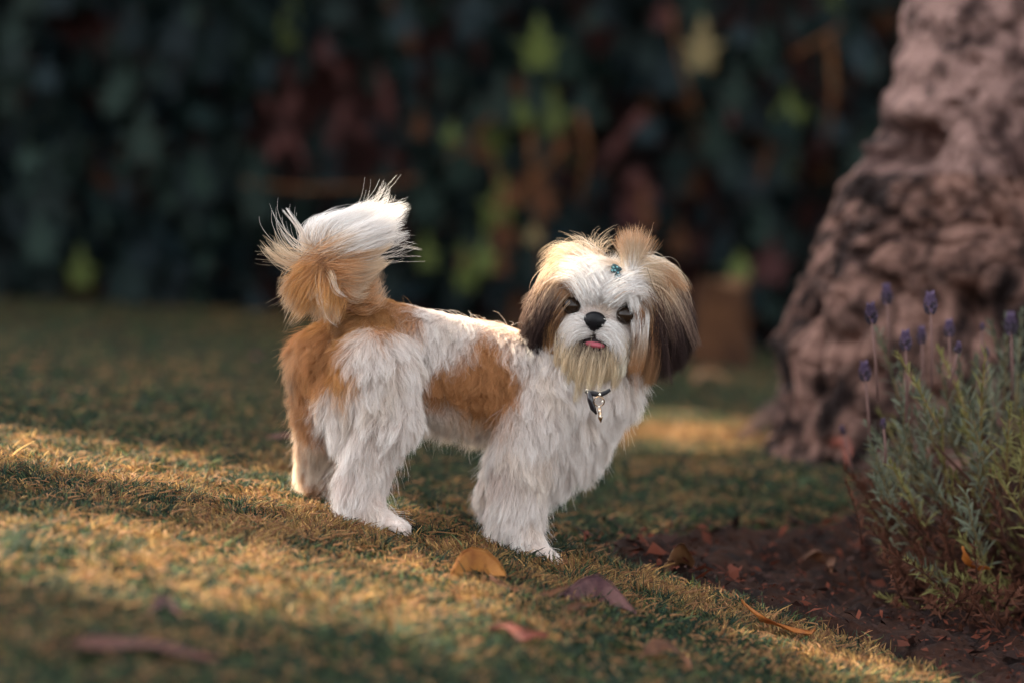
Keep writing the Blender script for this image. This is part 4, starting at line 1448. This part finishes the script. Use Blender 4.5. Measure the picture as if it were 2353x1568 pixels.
for (x, y) in ((-8, 12), (0, 14), (-4, 6), (4, 2), (8, -6), (2, -8), (9, -14), (3, -16), (-10, 5)):
    vs, fs = ball(np.zeros(3), 2.6, 2.6, 2.2, nu=6, nv=4)
    me = new_mesh('gem', [tuple(np.array(q) + DOFF + PX * (x * HA + y * HB + 5.5 * HF)) for q in vs], fs, False)
    obj('gem', me, m_gem, clip)

m_strap = mat('collar_strap', (.016, .016, .02), 0.6, 0.3, bump=(400, .4, .0006))
m_brass = mat('pendant_metal', (.52, .36, .24), 0.22, 0.6)
m_brass.node_tree.nodes['Principled BSDF'].inputs['Metallic'].default_value = 1.0
m_charm = mat('pendant_dark_glass', (.014, .013, .018), 0.15, 0.6)
m_pearl = mat('pendant_pearl', (.85, .80, .72), 0.15, 0.6)
collar = thing('dog_collar', 'dark collar with small ring and dangling beaded pendant under the dog beard', 'collar', loc=tuple(at(1372, 884, -.05)))
CC = np.array(collar.location)
# strap: a flat band round the neck, sunk in the coat, free at the throat
cen = at(1345, 850, .05)
ax = unit(np.array((.35, -.25, .9)))
e1 = unit(np.cross(ax, (0, 1, 0)))
e2 = np.cross(ax, e1)
vs, fs = [], []
n_ = 48
for k in range(n_):
    th = 2 * math.pi * k / n_
    d = math.cos(th) * e1 + math.sin(th) * e2
    for (rr, hh) in ((.0440, -.006), (.0465, -.006), (.0465, .006), (.0440, .006)):
        vs.append(tuple(cen + d * rr + ax * hh - CC))
for k in range(n_):
    for m_ in range(4):
        fs.append((k * 4 + m_, k * 4 + (m_ + 1) % 4, ((k + 1) % n_) * 4 + (m_ + 1) % 4, ((k + 1) % n_) * 4 + m_))
obj('strap', new_mesh('strap', vs, fs), m_strap, collar)
PD = -.058
# throat piece of the strap, ring and pendant
v_, f_ = tube([at(u, v, PD + .004) - CC for u, v in ((1345, 884), (1360, 890), (1378, 893), (1392, 887), (1402, 882))], (.0028, .0034, .0034, .003, .0018), 8)
obj('throat_band', new_mesh('throat_band', v_, f_), m_strap, collar)
ring_pts = [at(1376 + 12 * math.cos(t), 909 + 11 * math.sin(t), PD - .003 + .002 * math.sin(t)) - CC for t in np.linspace(0, 2 * math.pi, 25)]
v_, f_ = tube(ring_pts, [.0007] * 25, 6, False)
obj('ring', new_mesh('ring', v_, f_), m_brass, collar)
v_, f_ = tube([at(u, v, PD) - CC for u, v in ((1352, 886), (1356, 905), (1362, 925), (1370, 938))], (.0025, .0036, .0034, .001), 8)
obj('ribbon', new_mesh('ribbon', v_, f_), m_charm, collar)
v_, f_ = tube([at(u, v, PD - .004) - CC for u, v in ((1377, 920), (1377, 930), (1378, 940), (1379, 946), (1380, 958))], (.0010, .0022, .0016, .0028, .0003), 8)
obj('charm', new_mesh('charm', v_, f_), m_brass, collar)
for (u, v) in ((1378, 893), (1376, 921), (1377, 931), (1379, 943), (1384, 909)):
    vs, fs = ball(np.zeros(3), 2.5, 2.5, 2.5, nu=10, nv=8)
    c_ = at(u, v, PD - .008)
    obj('bead', new_mesh('bead', [tuple(np.array(q) + DOFF + c_ - CC) for q in vs], fs), m_pearl, collar)

# the paws press a little into the turf
for o_ in (dog, clip, collar):
    o_.location.z -= 0.006
# ------------------------------------------------------------------ lavender bush
lr = np.random.default_rng(99)
LB = np.array((0.69, 0.34, 0.0)); LB[2] = float(terrain(LB[0], LB[1]))
bush = thing('lavender_bush', 'grey green lavender bush with purple flower spikes in front of the tree', 'lavender', loc=tuple(LB))
m_lav = [mat('lavender_leaf_grey', lin(90, 95, 80), 0.7, 0.15, translucent=0.15, vary=.3), mat('lavender_leaf_olive', lin(112, 108, 66), 0.7, 0.15, translucent=0.2, vary=.25),  # olive kind: yellowish sunlit tone put into the leaf colour
         mat('lavender_leaf_dry', lin(80, 50, 38), 0.85, 0.1, translucent=0.15, vary=.4)]
m_lstem = [mat('lavender_stem_green', lin(104, 92, 66), 0.8, 0.1), mat('lavender_stem_olive', lin(114, 96, 60), 0.8, 0.1), mat('lavender_wood', lin(66, 44, 36), 0.9, 0.1, bump=(200, .5, .002))]
m_stalk = mat('lavender_stalk', lin(104, 80, 76), 0.8, 0.1)
m_flower = [mat('lavender_bract', lin(94, 80, 104), 0.7, 0.1, translucent=.25, vary=.2), mat('lavender_calyx', lin(56, 50, 60), 0.8, 0.1, vary=.2)]


def needle(p, d, nrm, L, w):
    """A narrow leaf: 3 cross rows, folded along the midrib."""
    d = Vector(d).normalized(); nrm = Vector(nrm)
    s = d.cross(nrm).normalized()
    up = s.cross(d)
    rows = []
    p = Vector(p)
    for t, k, lift in ((0, .35, 0), (.35, 1, .02), (.75, .8, .0), (1, .12, -.07)):
        c = p + d * L * t + up * lift * L
        rows.append((c - s * w * k + up * w * .35 * k, c, c + s * w * k + up * w * .35 * k))
    vs = [tuple(v) for r_ in rows for v in r_]
    fs = []
    for j in range(3):
        for k in range(2):
            a = j * 3 + k
            fs.append((a, a + 1, a + 4, a + 3))
    return vs, fs


def shoot_mesh(seed, kind, L=.10):
    """A leafy shoot that grows up +Z: opposite pairs of narrow leaves, dense at the tip."""
    r = np.random.default_rng(seed)
    leafs = []
    bend = r.normal(0, .012, 2)
    axis = lambda t: Vector((bend[0] * t * t, bend[1] * t * t, L * t))
    npair = 13
    for k in range(npair):
        t = .12 + .88 * (k / (npair - 1)) ** .85
        for s in range(2):
            th = k * 1.57 + s * math.pi + r.normal(0, .35)
            el = R(28 + 42 * t) + r.normal(0, .18)
            d = Vector((math.cos(th) * math.cos(el), math.sin(th) * math.cos(el), math.sin(el)))
            ll = (.026 if kind < 2 else .02) * r.uniform(.65, 1.1) * (1 - .45 * t ** 3)
            leafs.append(needle(axis(t), d, (0, 0, 1) if abs(d.z) < .9 else (1, 0, 0), ll, .0012 * r.uniform(.8, 1.3)))
            if r.random() < .5:
                leafs.append(needle(axis(t), (d + Vector(r.normal(0, .3, 3))), (0, 0, 1), ll * .55, .0013))
    v, f = merge(leafs)
    nl = len(f)
    sv, sf = tube([axis(t) for t in (0, .3, .6, 1)], (.0016, .0014, .001, .0005), 5)
    o = len(v)
    v += sv
    f += [tuple(i + o for i in q) for q in sf]
    me = new_mesh('leafy_shoot', v, f)
    me.materials.append(m_lav[kind]); me.materials.append(m_lstem[kind])
    me.polygons.foreach_set('material_index', [0] * nl + [1] * (len(f) - nl))
    return me


SHOOTS = [[shoot_mesh(10 * k + s, k, .085 + .02 * (s % 3)) for s in range(5)] for k in range(3)]


def place_shoot(tip, kind, lean=None, scale=1.0):
    tip = Vector(tip)
    base = Vector(LB) + Vector((lr.normal(0, .05), lr.normal(0, .05), 0))
    d = (tip - base).normalized()
    d = (d + Vector((lr.normal(0, .22), lr.normal(0, .22), .55))).normalized() if lean is None else Vector(lean).normalized()
    me = SHOOTS[kind][lr.integers(5)]
    o = obj('leafy_shoot', me, None, bush)
    L = .10 * scale
    from mathutils import Matrix as Mx
    q = Vector((0, 0, 1)).rotation_difference(d)
    o.matrix_local = Mx.Translation(tip - d * L - Vector(LB)) @ q.to_matrix().to_4x4() @ Mx.Rotation(lr.uniform(0, 6.28), 4, 'Z') @ Mx.Scale(scale, 4)
    return tip - d * L * .9


stem_paths = []
# shoots one can pick out, then a filling of others
tips = [(2040, 775, .20, 0), (2070, 905, .12, 0), (2005, 900, .10, 0), (2160, 865, .08, 0), (2180, 930, .05, 0), (2215, 960, .04, 1), (2110, 1050, .06, 0), (2085, 1040, .05, 0), (1990, 1030, .08, 0),
        (2035, 1000, .06, 0), (2300, 960, .0, 1), (2320, 970, .0, 1), (2345, 1000, .0, 1), (2270, 760, .24, 0), (2310, 790, .22, 0), (2240, 800, .22, 0), (2350, 780, .2, 0), (2200, 790, .2, 0), (2230, 1110, .0, 0), (2205, 1160, -.02, 0),
        (2085, 1100, .02, 1), (2330, 1120, -.02, 1), (2040, 1090, .05, 0), (2000, 1090, .06, 0), (2120, 980, .1, 0), (2250, 870, .16, 0), (2300, 880, .15, 0), (2060, 960, .12, 0), (2150, 1000, .1, 1), (1985, 960, .12, 0)]
for (u, v, Y, k) in tips:
    stem_paths.append((place_shoot(at(u, v, Y + .14), k, scale=lr.uniform(.95, 1.25)), k))
for i in range(64):
    u = lr.uniform(1985, 2620)
    topv = 790 + 0.00055 * (u - 2280) ** 2 + (150 if u < 2120 else 0) * (2120 - u) / 130
    v = topv + abs(lr.normal(0, 150))
    stem_paths.append((place_shoot(at(u, v, lr.uniform(.14, .50)), 0 if lr.random() < .72 - (v - topv) / 900 else 1, scale=lr.uniform(.8, 1.2)), 0))
for i in range(210):
    u = lr.uniform(1950, 2520)
    v = lr.uniform(1090, 1620)
    Y = lr.uniform(.12, .42)
    p = at(u, v, Y)
    if p[2] < terrain(p[0], p[1]) + .03:
        continue
    stem_paths.append((place_shoot(p, 2 if lr.random() < .88 else 1, scale=lr.uniform(.8, 1.3)), 2))
for i in range(120):
    u = lr.uniform(2010, 2440)
    v = lr.uniform(1260, 1640)
    p = at(u, v, lr.uniform(-.02, .2))
    if p[2] < terrain(p[0], p[1]) + .03:
        continue
    stem_paths.append((place_shoot(p, 2 if lr.random() < .8 else (0 if lr.random() < .5 else 1), scale=lr.uniform(.8, 1.2)), 2))
for (p, k) in stem_paths[::2]:
    b0 = Vector((lr.normal(0, .04), lr.normal(0, .04), -.01))
    e = p - Vector(LB)
    m_ = b0.lerp(e, .5) + Vector((lr.normal(0, .02), lr.normal(0, .02), .01))
    v_, f_ = tube([b0, m_, e], (.0035, .0026, .0014), 5)
    obj('woody_stem', new_mesh('woody_stem', v_, f_), m_lstem[2], bush)


def spike_mesh(seed, L):
    """Flower head: whorls of dark calyces, a tuft of pale purple bracts on top."""
    r = np.random.default_rng(seed)
    parts, mats_ = [], []
    rows = 9
    for j in range(rows):
        t = j / (rows - 1)
        rad = .0055 * (0.55 + 1.0 * math.sin(math.pi * min(.93, t * .8 + .18)))
        for s in range(6):
            th = s * 1.047 + j * .52 + r.normal(0, .1)
            c = Vector((math.cos(th) * rad, math.sin(th) * rad, L * (t * .72)))
            d = Vector((math.cos(th) * .6, math.sin(th) * .6, 1))
            parts.append(needle(c - d * .002, d, (math.cos(th), math.sin(th), 0), L * .24, .0022)); mats_.append(1 if t < .75 and r.random() < .8 else 0)
    for s in range(9):
        th = s * .7 + r.normal(0, .2)
        d = Vector((math.cos(th) * .35, math.sin(th) * .35, 1))
        parts.append(needle((math.cos(th) * .002, math.sin(th) * .002, L * .6), d, (math.cos(th), math.sin(th), 0), L * r.uniform(.3, .48), .0026)); mats_.append(0)
    v, f = merge(parts)
    mi = [m_ for (pv, pf), m_ in zip(parts, mats_) for _ in pf]
    me = new_mesh('flower_spike', v, f)
    me.materials.append(m_flower[0]); me.materials.append(m_flower[1])
    me.polygons.foreach_set('material_index', mi)
    return me


SPIKES = [spike_mesh(s, .034) for s in range(4)]
for (u, v, Y, sc_, bu, bv) in ((2002, 735, .06, 1.0, 2016, 880), (2037, 690, .22, .95, 2042, 780), (2137, 712, .05, 1.05, 2140, 850), (2080, 795, .06, .95, 2082, 930), (2117, 780, .2, .8, 2118, 880), (2180, 765, .18, .85, 2182, 860),
                          (1987, 865, .09, .95, 1998, 980), (2322, 760, .18, 1.05, 2325, 880), (2200, 802, .08, .55, 2180, 850), (2266, 812, .2, .5, 2268, 860), (2029, 975, .04, .5, 2034, 1030), (1936, 990, .3, .5, 1960, 1060), (2256, 752, .22, .4, 2250, 830), (2440, 760, .15, 1.0, 2430, 880), (2500, 720, .2, 1.0, 2480, 880)):
    p0, p1 = Vector(at(u, v, Y + .13)), Vector(at(bu, bv + 40, Y + .13))
    d = (p0 - p1).normalized()
    v_, f_ = tube([p1 - Vector(LB), p1.lerp(p0, .5) - Vector(LB) + Vector((.001, 0, 0)), p0 - Vector(LB)], (.0018, .0016, .0014), 6)
    st = obj('flower_stalk', new_mesh('flower_stalk', v_, f_), m_stalk, bush)
    o = obj('flower_spike', SPIKES[lr.integers(4)], None, st)
    q = Vector((0, 0, 1)).rotation_difference(d)
    from mathutils import Matrix as Mx
    o.matrix_local = Mx.Translation(p0 - d * .004 - Vector(LB)) @ q.to_matrix().to_4x4() @ Mx.Scale(sc_ * .78, 4)

# ------------------------------------------------------------------ fallen leaves, petals and the litter of the bed
def leaf_surface(name, path, widths, side, arch, material, edge=0.0, seed=0, stalk=True, thick=.0003):
    """A dead leaf: midrib along path (world), half widths, side vector, arch = droop of the margins, edge = waviness."""
    r = np.random.default_rng(seed)
    K = len(widths)
    P = resample(np.array(path, float), K)
    side = np.array(side, float) / np.linalg.norm(side)
    up = np.array((0, 0, 1.))
    nc = 9
    top = []
    for i in range(K):
        t = P[min(i + 1, K - 1)] - P[max(i - 1, 0)]
        t = t / np.linalg.norm(t)
        n_ = np.cross(t, side)
        n_ = n_ / max(1e-6, np.linalg.norm(n_))
        if n_[2] < 0:
            n_ = -n_
        for k in range(nc):
            s = -1 + 2 * k / (nc - 1)
            w = widths[i]
            vein = .0009 * math.cos((i * 1.9 + abs(s) * 4.0)) * (w > .004)
            wv = edge * math.sin(i * 1.3 + (2 if s > 0 else 0) + seed) * abs(s) ** 2
            top.append(P[i] + side * s * w + n_ * (-arch * s * s * (w / max(widths)) + vein + wv - .0012 * (abs(s) < .12)))
    org = P[K // 2].copy()
    top = np.array(top) - org
    bot = top - np.array((0, 0, thick))
    vs = [tuple(v) for v in top] + [tuple(v) for v in bot]
    m = len(top)
    fs = []
    for i in range(K - 1):
        for k in range(nc - 1):
            a = i * nc + k
            fs.append((a, a + 1, a + nc + 1, a + nc))
            fs.append((m + a, m + a + nc, m + a + nc + 1, m + a + 1))
        for e, rev in ((i * nc, 0), (i * nc + nc - 1, 1)):
            q = (e, e + nc, m + e + nc, m + e)
            fs.append(q if rev else q[::-1])
    root = thing(name, '', '', loc=tuple(org))
    me = new_mesh('blade', vs, fs)
    obj('blade', me, material, root)
    ribs = [Vector(P[i] - org) + Vector((0, 0, .0007)) for i in range(K)]
    v_, f_ = tube(ribs, np.linspace(.0011, .0004, K), 5)
    obj('midrib', new_mesh('midrib', v_, f_), material, root)
    if stalk:
        d = P[0] - P[1]
        d = d / np.linalg.norm(d)
        v_, f_ = tube([Vector(P[0] - org), Vector(P[0] - org + d * .012 + np.array((0, 0, .002))), Vector(P[0] - org + d * .022 + np.array((0, .002, .001)))], (.0012, .0011, .0009), 5)
        obj('stalk', new_mesh('stalk', v_, f_), material, root)
    return root


def G(u, v, h=.01):
    p = ground_at(u, v)
    return p + np.array((0, 0, h + .008))


def leafmat(name, c, c2, tr=.25, bump=60):
    return mat(name, c, 0.65, 0.25, mix=(c2, 30, .4, .65), translucent=tr, bump=(bump, .4, .003))


m_gold = leafmat('leaf_gold', lin(160, 106, 47), lin(122, 70, 29), .35)
m_brownl = leafmat('leaf_brown', lin(111, 70, 44), lin(73, 45, 32))
m_plum = leafmat('leaf_plum', lin(98, 65, 63), lin(54, 27, 36))
m_redl = leafmat('leaf_red', lin(122, 60, 44), lin(90, 41, 36))
m_orange = leafmat('leaf_orange', lin(168, 103, 42), lin(137, 68, 24), .35)
m_beige = leafmat('leaf_beige', lin(144, 108, 75), lin(114, 78, 54))
m_front = leafmat('leaf_front', lin(96, 56, 46), lin(74, 44, 38))
m_pink = leafmat('leaf_pink', lin(131, 85, 78), lin(98, 60, 54))
m_greenl = leafmat('leaf_green', lin(42, 54, 50), lin(31, 41, 39))
LEAFG = 'leaves fallen on the lawn'


def W(*w):
    return [x * .001 for x in w]


l = leaf_surface('fallen_leaf', [G(1036, 1345, .004), G(1060, 1330, .020), G(1100, 1328, .026), G(1140, 1342, .020), G(1162, 1362, .012)], W(3, 14, 19, 22, 23, 22, 18, 11, 3), (.15, -1, -.1), .020, m_gold, .002, 1, False)
tag(l, 'golden curled dead leaf arched on the sunny grass below the front paws', 'leaf', LEAFG)
l = leaf_surface('fallen_leaf', [G(1125, 1362, .010), G(1180, 1385, .008), G(1250, 1397, .010), G(1310, 1390, .014)], W(3, 6, 9, 11, 12, 12, 10, 8, 4), (.1, -1, .1), .004, m_brownl, .002, 2, False)
tag(l, 'long flat brown leaf between the golden and the purplish fallen leaves', 'leaf', LEAFG)
l = leaf_surface('fallen_leaf', [G(1296, 1405, .012), G(1340, 1392, .022), G(1385, 1392, .026), G(1420, 1412, .018), G(1462, 1440, .008)], W(4, 16, 24, 27, 28, 25, 19, 12, 3), (.1, -1, -.05), .020, m_plum, .003, 3)
tag(l, 'large purplish brown curled leaf lying on the grass beside the golden one', 'leaf', LEAFG)
l = leaf_surface('fallen_leaf', [G(1290, 1432, .006), G(1320, 1430, .012), G(1350, 1428, .012), G(1375, 1425, .006)], W(2, 6, 9, 10, 10, 8, 5, 2, 1), (.1, -1, 0), .006, m_brownl, .002, 4, False)
tag(l, 'small tawny leaf half hidden under the purplish curled leaf', 'leaf', LEAFG)
l = leaf_surface('fallen_leaf', [G(1130, 1480, .008), G(1165, 1488, .016), G(1210, 1505, .016), G(1258, 1502, .012)], W(3, 9, 13, 14, 14, 12, 9, 6, 2), (.2, -1, .1), .008, m_redl, .003, 5)
tag(l, 'dull red blurred leaf on the grass below the golden leaf', 'leaf', LEAFG)
l = leaf_surface('fallen_leaf', [G(1478, 1545, .010), G(1505, 1530, .020), G(1545, 1540, .018), G(1582, 1572, .008)], W(3, 9, 14, 16, 16, 14, 10, 6, 2), (.3, -1, 0), .008, m_brownl, .002, 6)
tag(l, 'ochre brown leaf at the bottom edge of the lawn, lowest of the fallen leaves', 'leaf', LEAFG)
l = leaf_surface('fallen_leaf', [G(1704, 1418, .012), G(1732, 1445, .010), G(1775, 1470, .012), G(1815, 1478, .010), G(1855, 1492, .012), G(1872, 1487, .014)], W(1.2, 2, 4, 6, 7, 6, 7, 5, 2), (.25, -.9, .4), .003, m_orange, .0025, 7, False)
tag(l, 'long narrow orange leaf curling on the sunny grass edge by the bed', 'leaf', LEAFG)
l = leaf_surface('fallen_leaf', [G(1526, 1330, .008), G(1548, 1328, .020), G(1572, 1330, .022), G(1592, 1338, .010)], W(10, 19, 21, 22, 22, 21, 20, 17, 12), (.1, -.6, .8), .003, m_beige, .0012, 8, False)
tag(l, 'ribbed beige leaf standing at the edge of the dark flower bed', 'leaf', LEAFG)
l = leaf_surface('fallen_leaf', [G(1838, 1322, .014), G(1865, 1325, .026), G(1890, 1335, .026), G(1908, 1352, .012)], W(2, 7, 11, 13, 14, 13, 10, 7, 3), (.2, -.8, .5), .008, m_brownl, .002, 9)
tag(l, 'drab folded leaf lying on the dark soil of the bed', 'leaf', LEAFG)
l = leaf_surface('fallen_leaf', [G(1588, 905, .02), G(1605, 893, .035), G(1640, 893, .036), G(1664, 905, .022)], W(10, 17, 20, 21, 21, 20, 19, 16, 10), (.1, -1, .2), .014, m_beige, .002, 10, False)
tag(l, 'pale curled leaf on the far grass between the dog and the tree', 'leaf', LEAFG)
l = leaf_surface('fallen_leaf', [G(610, 1030, .006), G(640, 1028, .012), G(670, 1030, .012), G(700, 1034, .006)], W(2, 7, 10, 11, 11, 10, 8, 5, 2), (.1, -1, .1), .004, m_pink, .002, 11)
tag(l, 'pinkish leaf on shaded grass just behind the hind paws', 'leaf', LEAFG)
l = leaf_surface('fallen_leaf', [G(150, 1535, .012), G(260, 1518, .012), G(380, 1533, .012), G(500, 1560, .010)], W(4, 14, 19, 21, 21, 19, 15, 9, 3), (.2, -1, .0), .004, m_front, .002, 12)
tag(l, 'very blurred reddish leaf closest to the viewer on the shaded lawn', 'leaf', LEAFG)
l = leaf_surface('fallen_leaf', [G(352, 1438, .008), G(368, 1425, .014), G(392, 1430, .012), G(415, 1445, .006)], W(2, 5, 7, 8, 8, 7, 5, 3, 1), (.3, -1, .1), .006, m_plum, .002, 13)
tag(l, 'tiny dark blurred leaf above the reddish one on the front lawn', 'leaf', LEAFG)
l = leaf_surface('fallen_leaf', [G(1205, 1282, .010), G(1225, 1277, .018), G(1245, 1280, .018), G(1262, 1292, .008)], W(3, 6, 8, 9, 9, 8, 7, 4, 2), (.2, -1, .2), .006, m_greenl, .001, 14, False)
tag(l, 'small dark green leaf lying against the front paw', 'leaf', LEAFG)
l = leaf_surface('fallen_leaf', [G(1905, 1075, .03), G(1915, 1085, .045), G(1935, 1095, .04), G(1945, 1115, .02)], W(4, 9, 13, 14, 14, 12, 9, 6, 2), (.3, -.8, .5), .008, m_redl, .002, 15)
tag(l, 'rusty red leaf caught between the tree foot and the lavender', 'leaf', LEAFG)
l = leaf_surface('fallen_leaf', [at(2210, 1255, .1), at(2216, 1275, .095), at(2235, 1295, .095), at(2275, 1305, .1)], W(1, 3, 5, 6, 6, 5, 4, 3, 1), (.5, -.7, .5), .002, m_orange, .002, 16, False)
tag(l, 'slim orange leaf caught low in the lavender twigs', 'leaf')
for (u, v, s) in ((300, 690, 16), (640, 700, 14), (505, 700, 20)):
    l = leaf_surface('fallen_leaf', [G(u - 22, v + 8, .02), G(u - 8, v, .05), G(u + 10, v, .05), G(u + 26, v + 8, .02)], W(8, s, s + 6, s + 8, s + 8, s + 6, s + 2, s - 4, 4), (.1, -.7, .6), .02, m_redl if u != 505 else m_brownl, .003, u)
    tag(l, {300: 'blurred rusty leaf at the hedge foot, leftmost of three', 640: 'blurred rusty leaf at the hedge foot nearest the dog tail', 505: 'large blurred brown leaf at the hedge foot between two rusty ones'}[u], 'leaf', LEAFG)
# magenta petal on the lawn
m_pet = mat('petal_magenta', lin(176, 60, 120), 0.6, 0.2, translucent=.3)
g0 = G(588, 853, .022)
vs, fs = [], []
for k in range(5):
    th = k * 1.257
    v, f = needle((0, 0, 0), (math.cos(th), math.sin(th), .35), (0, 0, 1), .010, .005)
    o_ = len(vs)
    vs += v; fs += [tuple(i + o_ for i in q) for q in f]
tag(obj('blossom', new_mesh('blossom', vs, fs), m_pet, loc=tuple(g0)), 'tiny magenta blossom dropped on the shaded lawn', 'blossom')

# post at the foot of the hedge
m_post = mat('post_wood', lin(86, 58, 40), 0.9, 0.1, bump=(50, .6, .01), mix=(lin(60, 40, 30), 9, .4, .6))
post = thing('wooden_stump', 'short brown tree stump at the hedge foot between dog and trunk', 'stump', loc=tuple(G(1650, 850, 0)))
pl = np.array(post.location)
hgt = at(1650, 650, pl[1])[2] - pl[2]
vs, fs = [], []
nr, ns = 14, 28
for j in range(nr):
    t = j / (nr - 1)
    for i in range(ns):
        th = 2 * math.pi * i / ns
        rr = .070 * (1 + .35 * (1 - t) ** 3) * (1 + .10 * math.sin(3 * th + 1) + .05 * math.sin(7 * th))
        vs.append((rr * math.cos(th), rr * math.sin(th), -.03 + (hgt + .03) * t + .015 * math.sin(th * 2) * t))
for j in range(nr - 1):
    for i in range(ns):
        i2 = (i + 1) % ns
        fs.append((j * ns + i, j * ns + i2, (j + 1) * ns + i2, (j + 1) * ns + i))
obj('bole', new_mesh('bole', vs, fs), m_post, post)
capv = [vs[(nr - 1) * ns + i] for i in range(ns)] + [(0, 0, hgt + .006)]
obj('cut_face', new_mesh('cut_face', capv, [(i, (i + 1) % ns, ns) for i in range(ns)]), mat('cut_wood', lin(96, 70, 50), .9, .1), post)

# litter on the bed: broken leaves, bark and crumbs of soil
lt = np.random.default_rng(6)
n_ = 17000
x, y = lt.uniform(.05, 1.5, n_), lt.uniform(-.9, 1.3, n_)
k_ = in_poly(x + lt.normal(0, .015, n_), y + lt.normal(0, .015, n_), BED)
x, y = x[k_], y[k_]
n_ = len(x)
z = terrain(x, y) + .018 + .008 * lt.random(n_)
th = lt.uniform(0, 6.28, n_)
L = np.where(lt.random(n_) < .05, lt.uniform(.010, .020, n_), lt.uniform(.002, .008, n_))
Wd = L * lt.uniform(.2, .55, n_)
d1 = np.stack([np.cos(th), np.sin(th), lt.normal(0, .35, n_)], 1) * L[:, None]
d2 = np.stack([-np.sin(th), np.cos(th), lt.normal(0, .5, n_)], 1) * Wd[:, None]
c_ = np.stack([x, y, z], 1)
bend = np.stack([0 * x, 0 * x, L * lt.uniform(-.2, .5, n_)], 1)
q = np.stack([c_ - d1, c_ - d2 * .8 + bend, c_ + d1, c_ + d2 + bend * .6, c_ + bend], 1)
F5 = []
for i in range(n_):
    b_ = i * 5
    F5 += [(b_, b_ + 1, b_ + 4), (b_ + 1, b_ + 2, b_ + 4), (b_ + 2, b_ + 3, b_ + 4), (b_ + 3, b_, b_ + 4)]
me = new_mesh('leaf_litter', q.reshape(-1, 3), F5, False)
cc_ = np.where((lt.random(n_) < .5)[:, None], lin(88, 46, 34), lin(46, 30, 27)) * lt.uniform(.4, 1.3, (n_, 1))
ca = me.attributes.new('col', 'FLOAT_COLOR', 'POINT')
ca.data.foreach_set('color', np.repeat(np.concatenate([cc_, np.ones((n_, 1))], 1), 5, 0).ravel())
tag(obj('leaf_litter', me, mat('litter', (.1, .05, .04), .85, .1, attr='col', translucent=.15)), 'broken reddish leaves and crumbs strewn over the flower bed soil', 'leaf litter', kind='stuff')
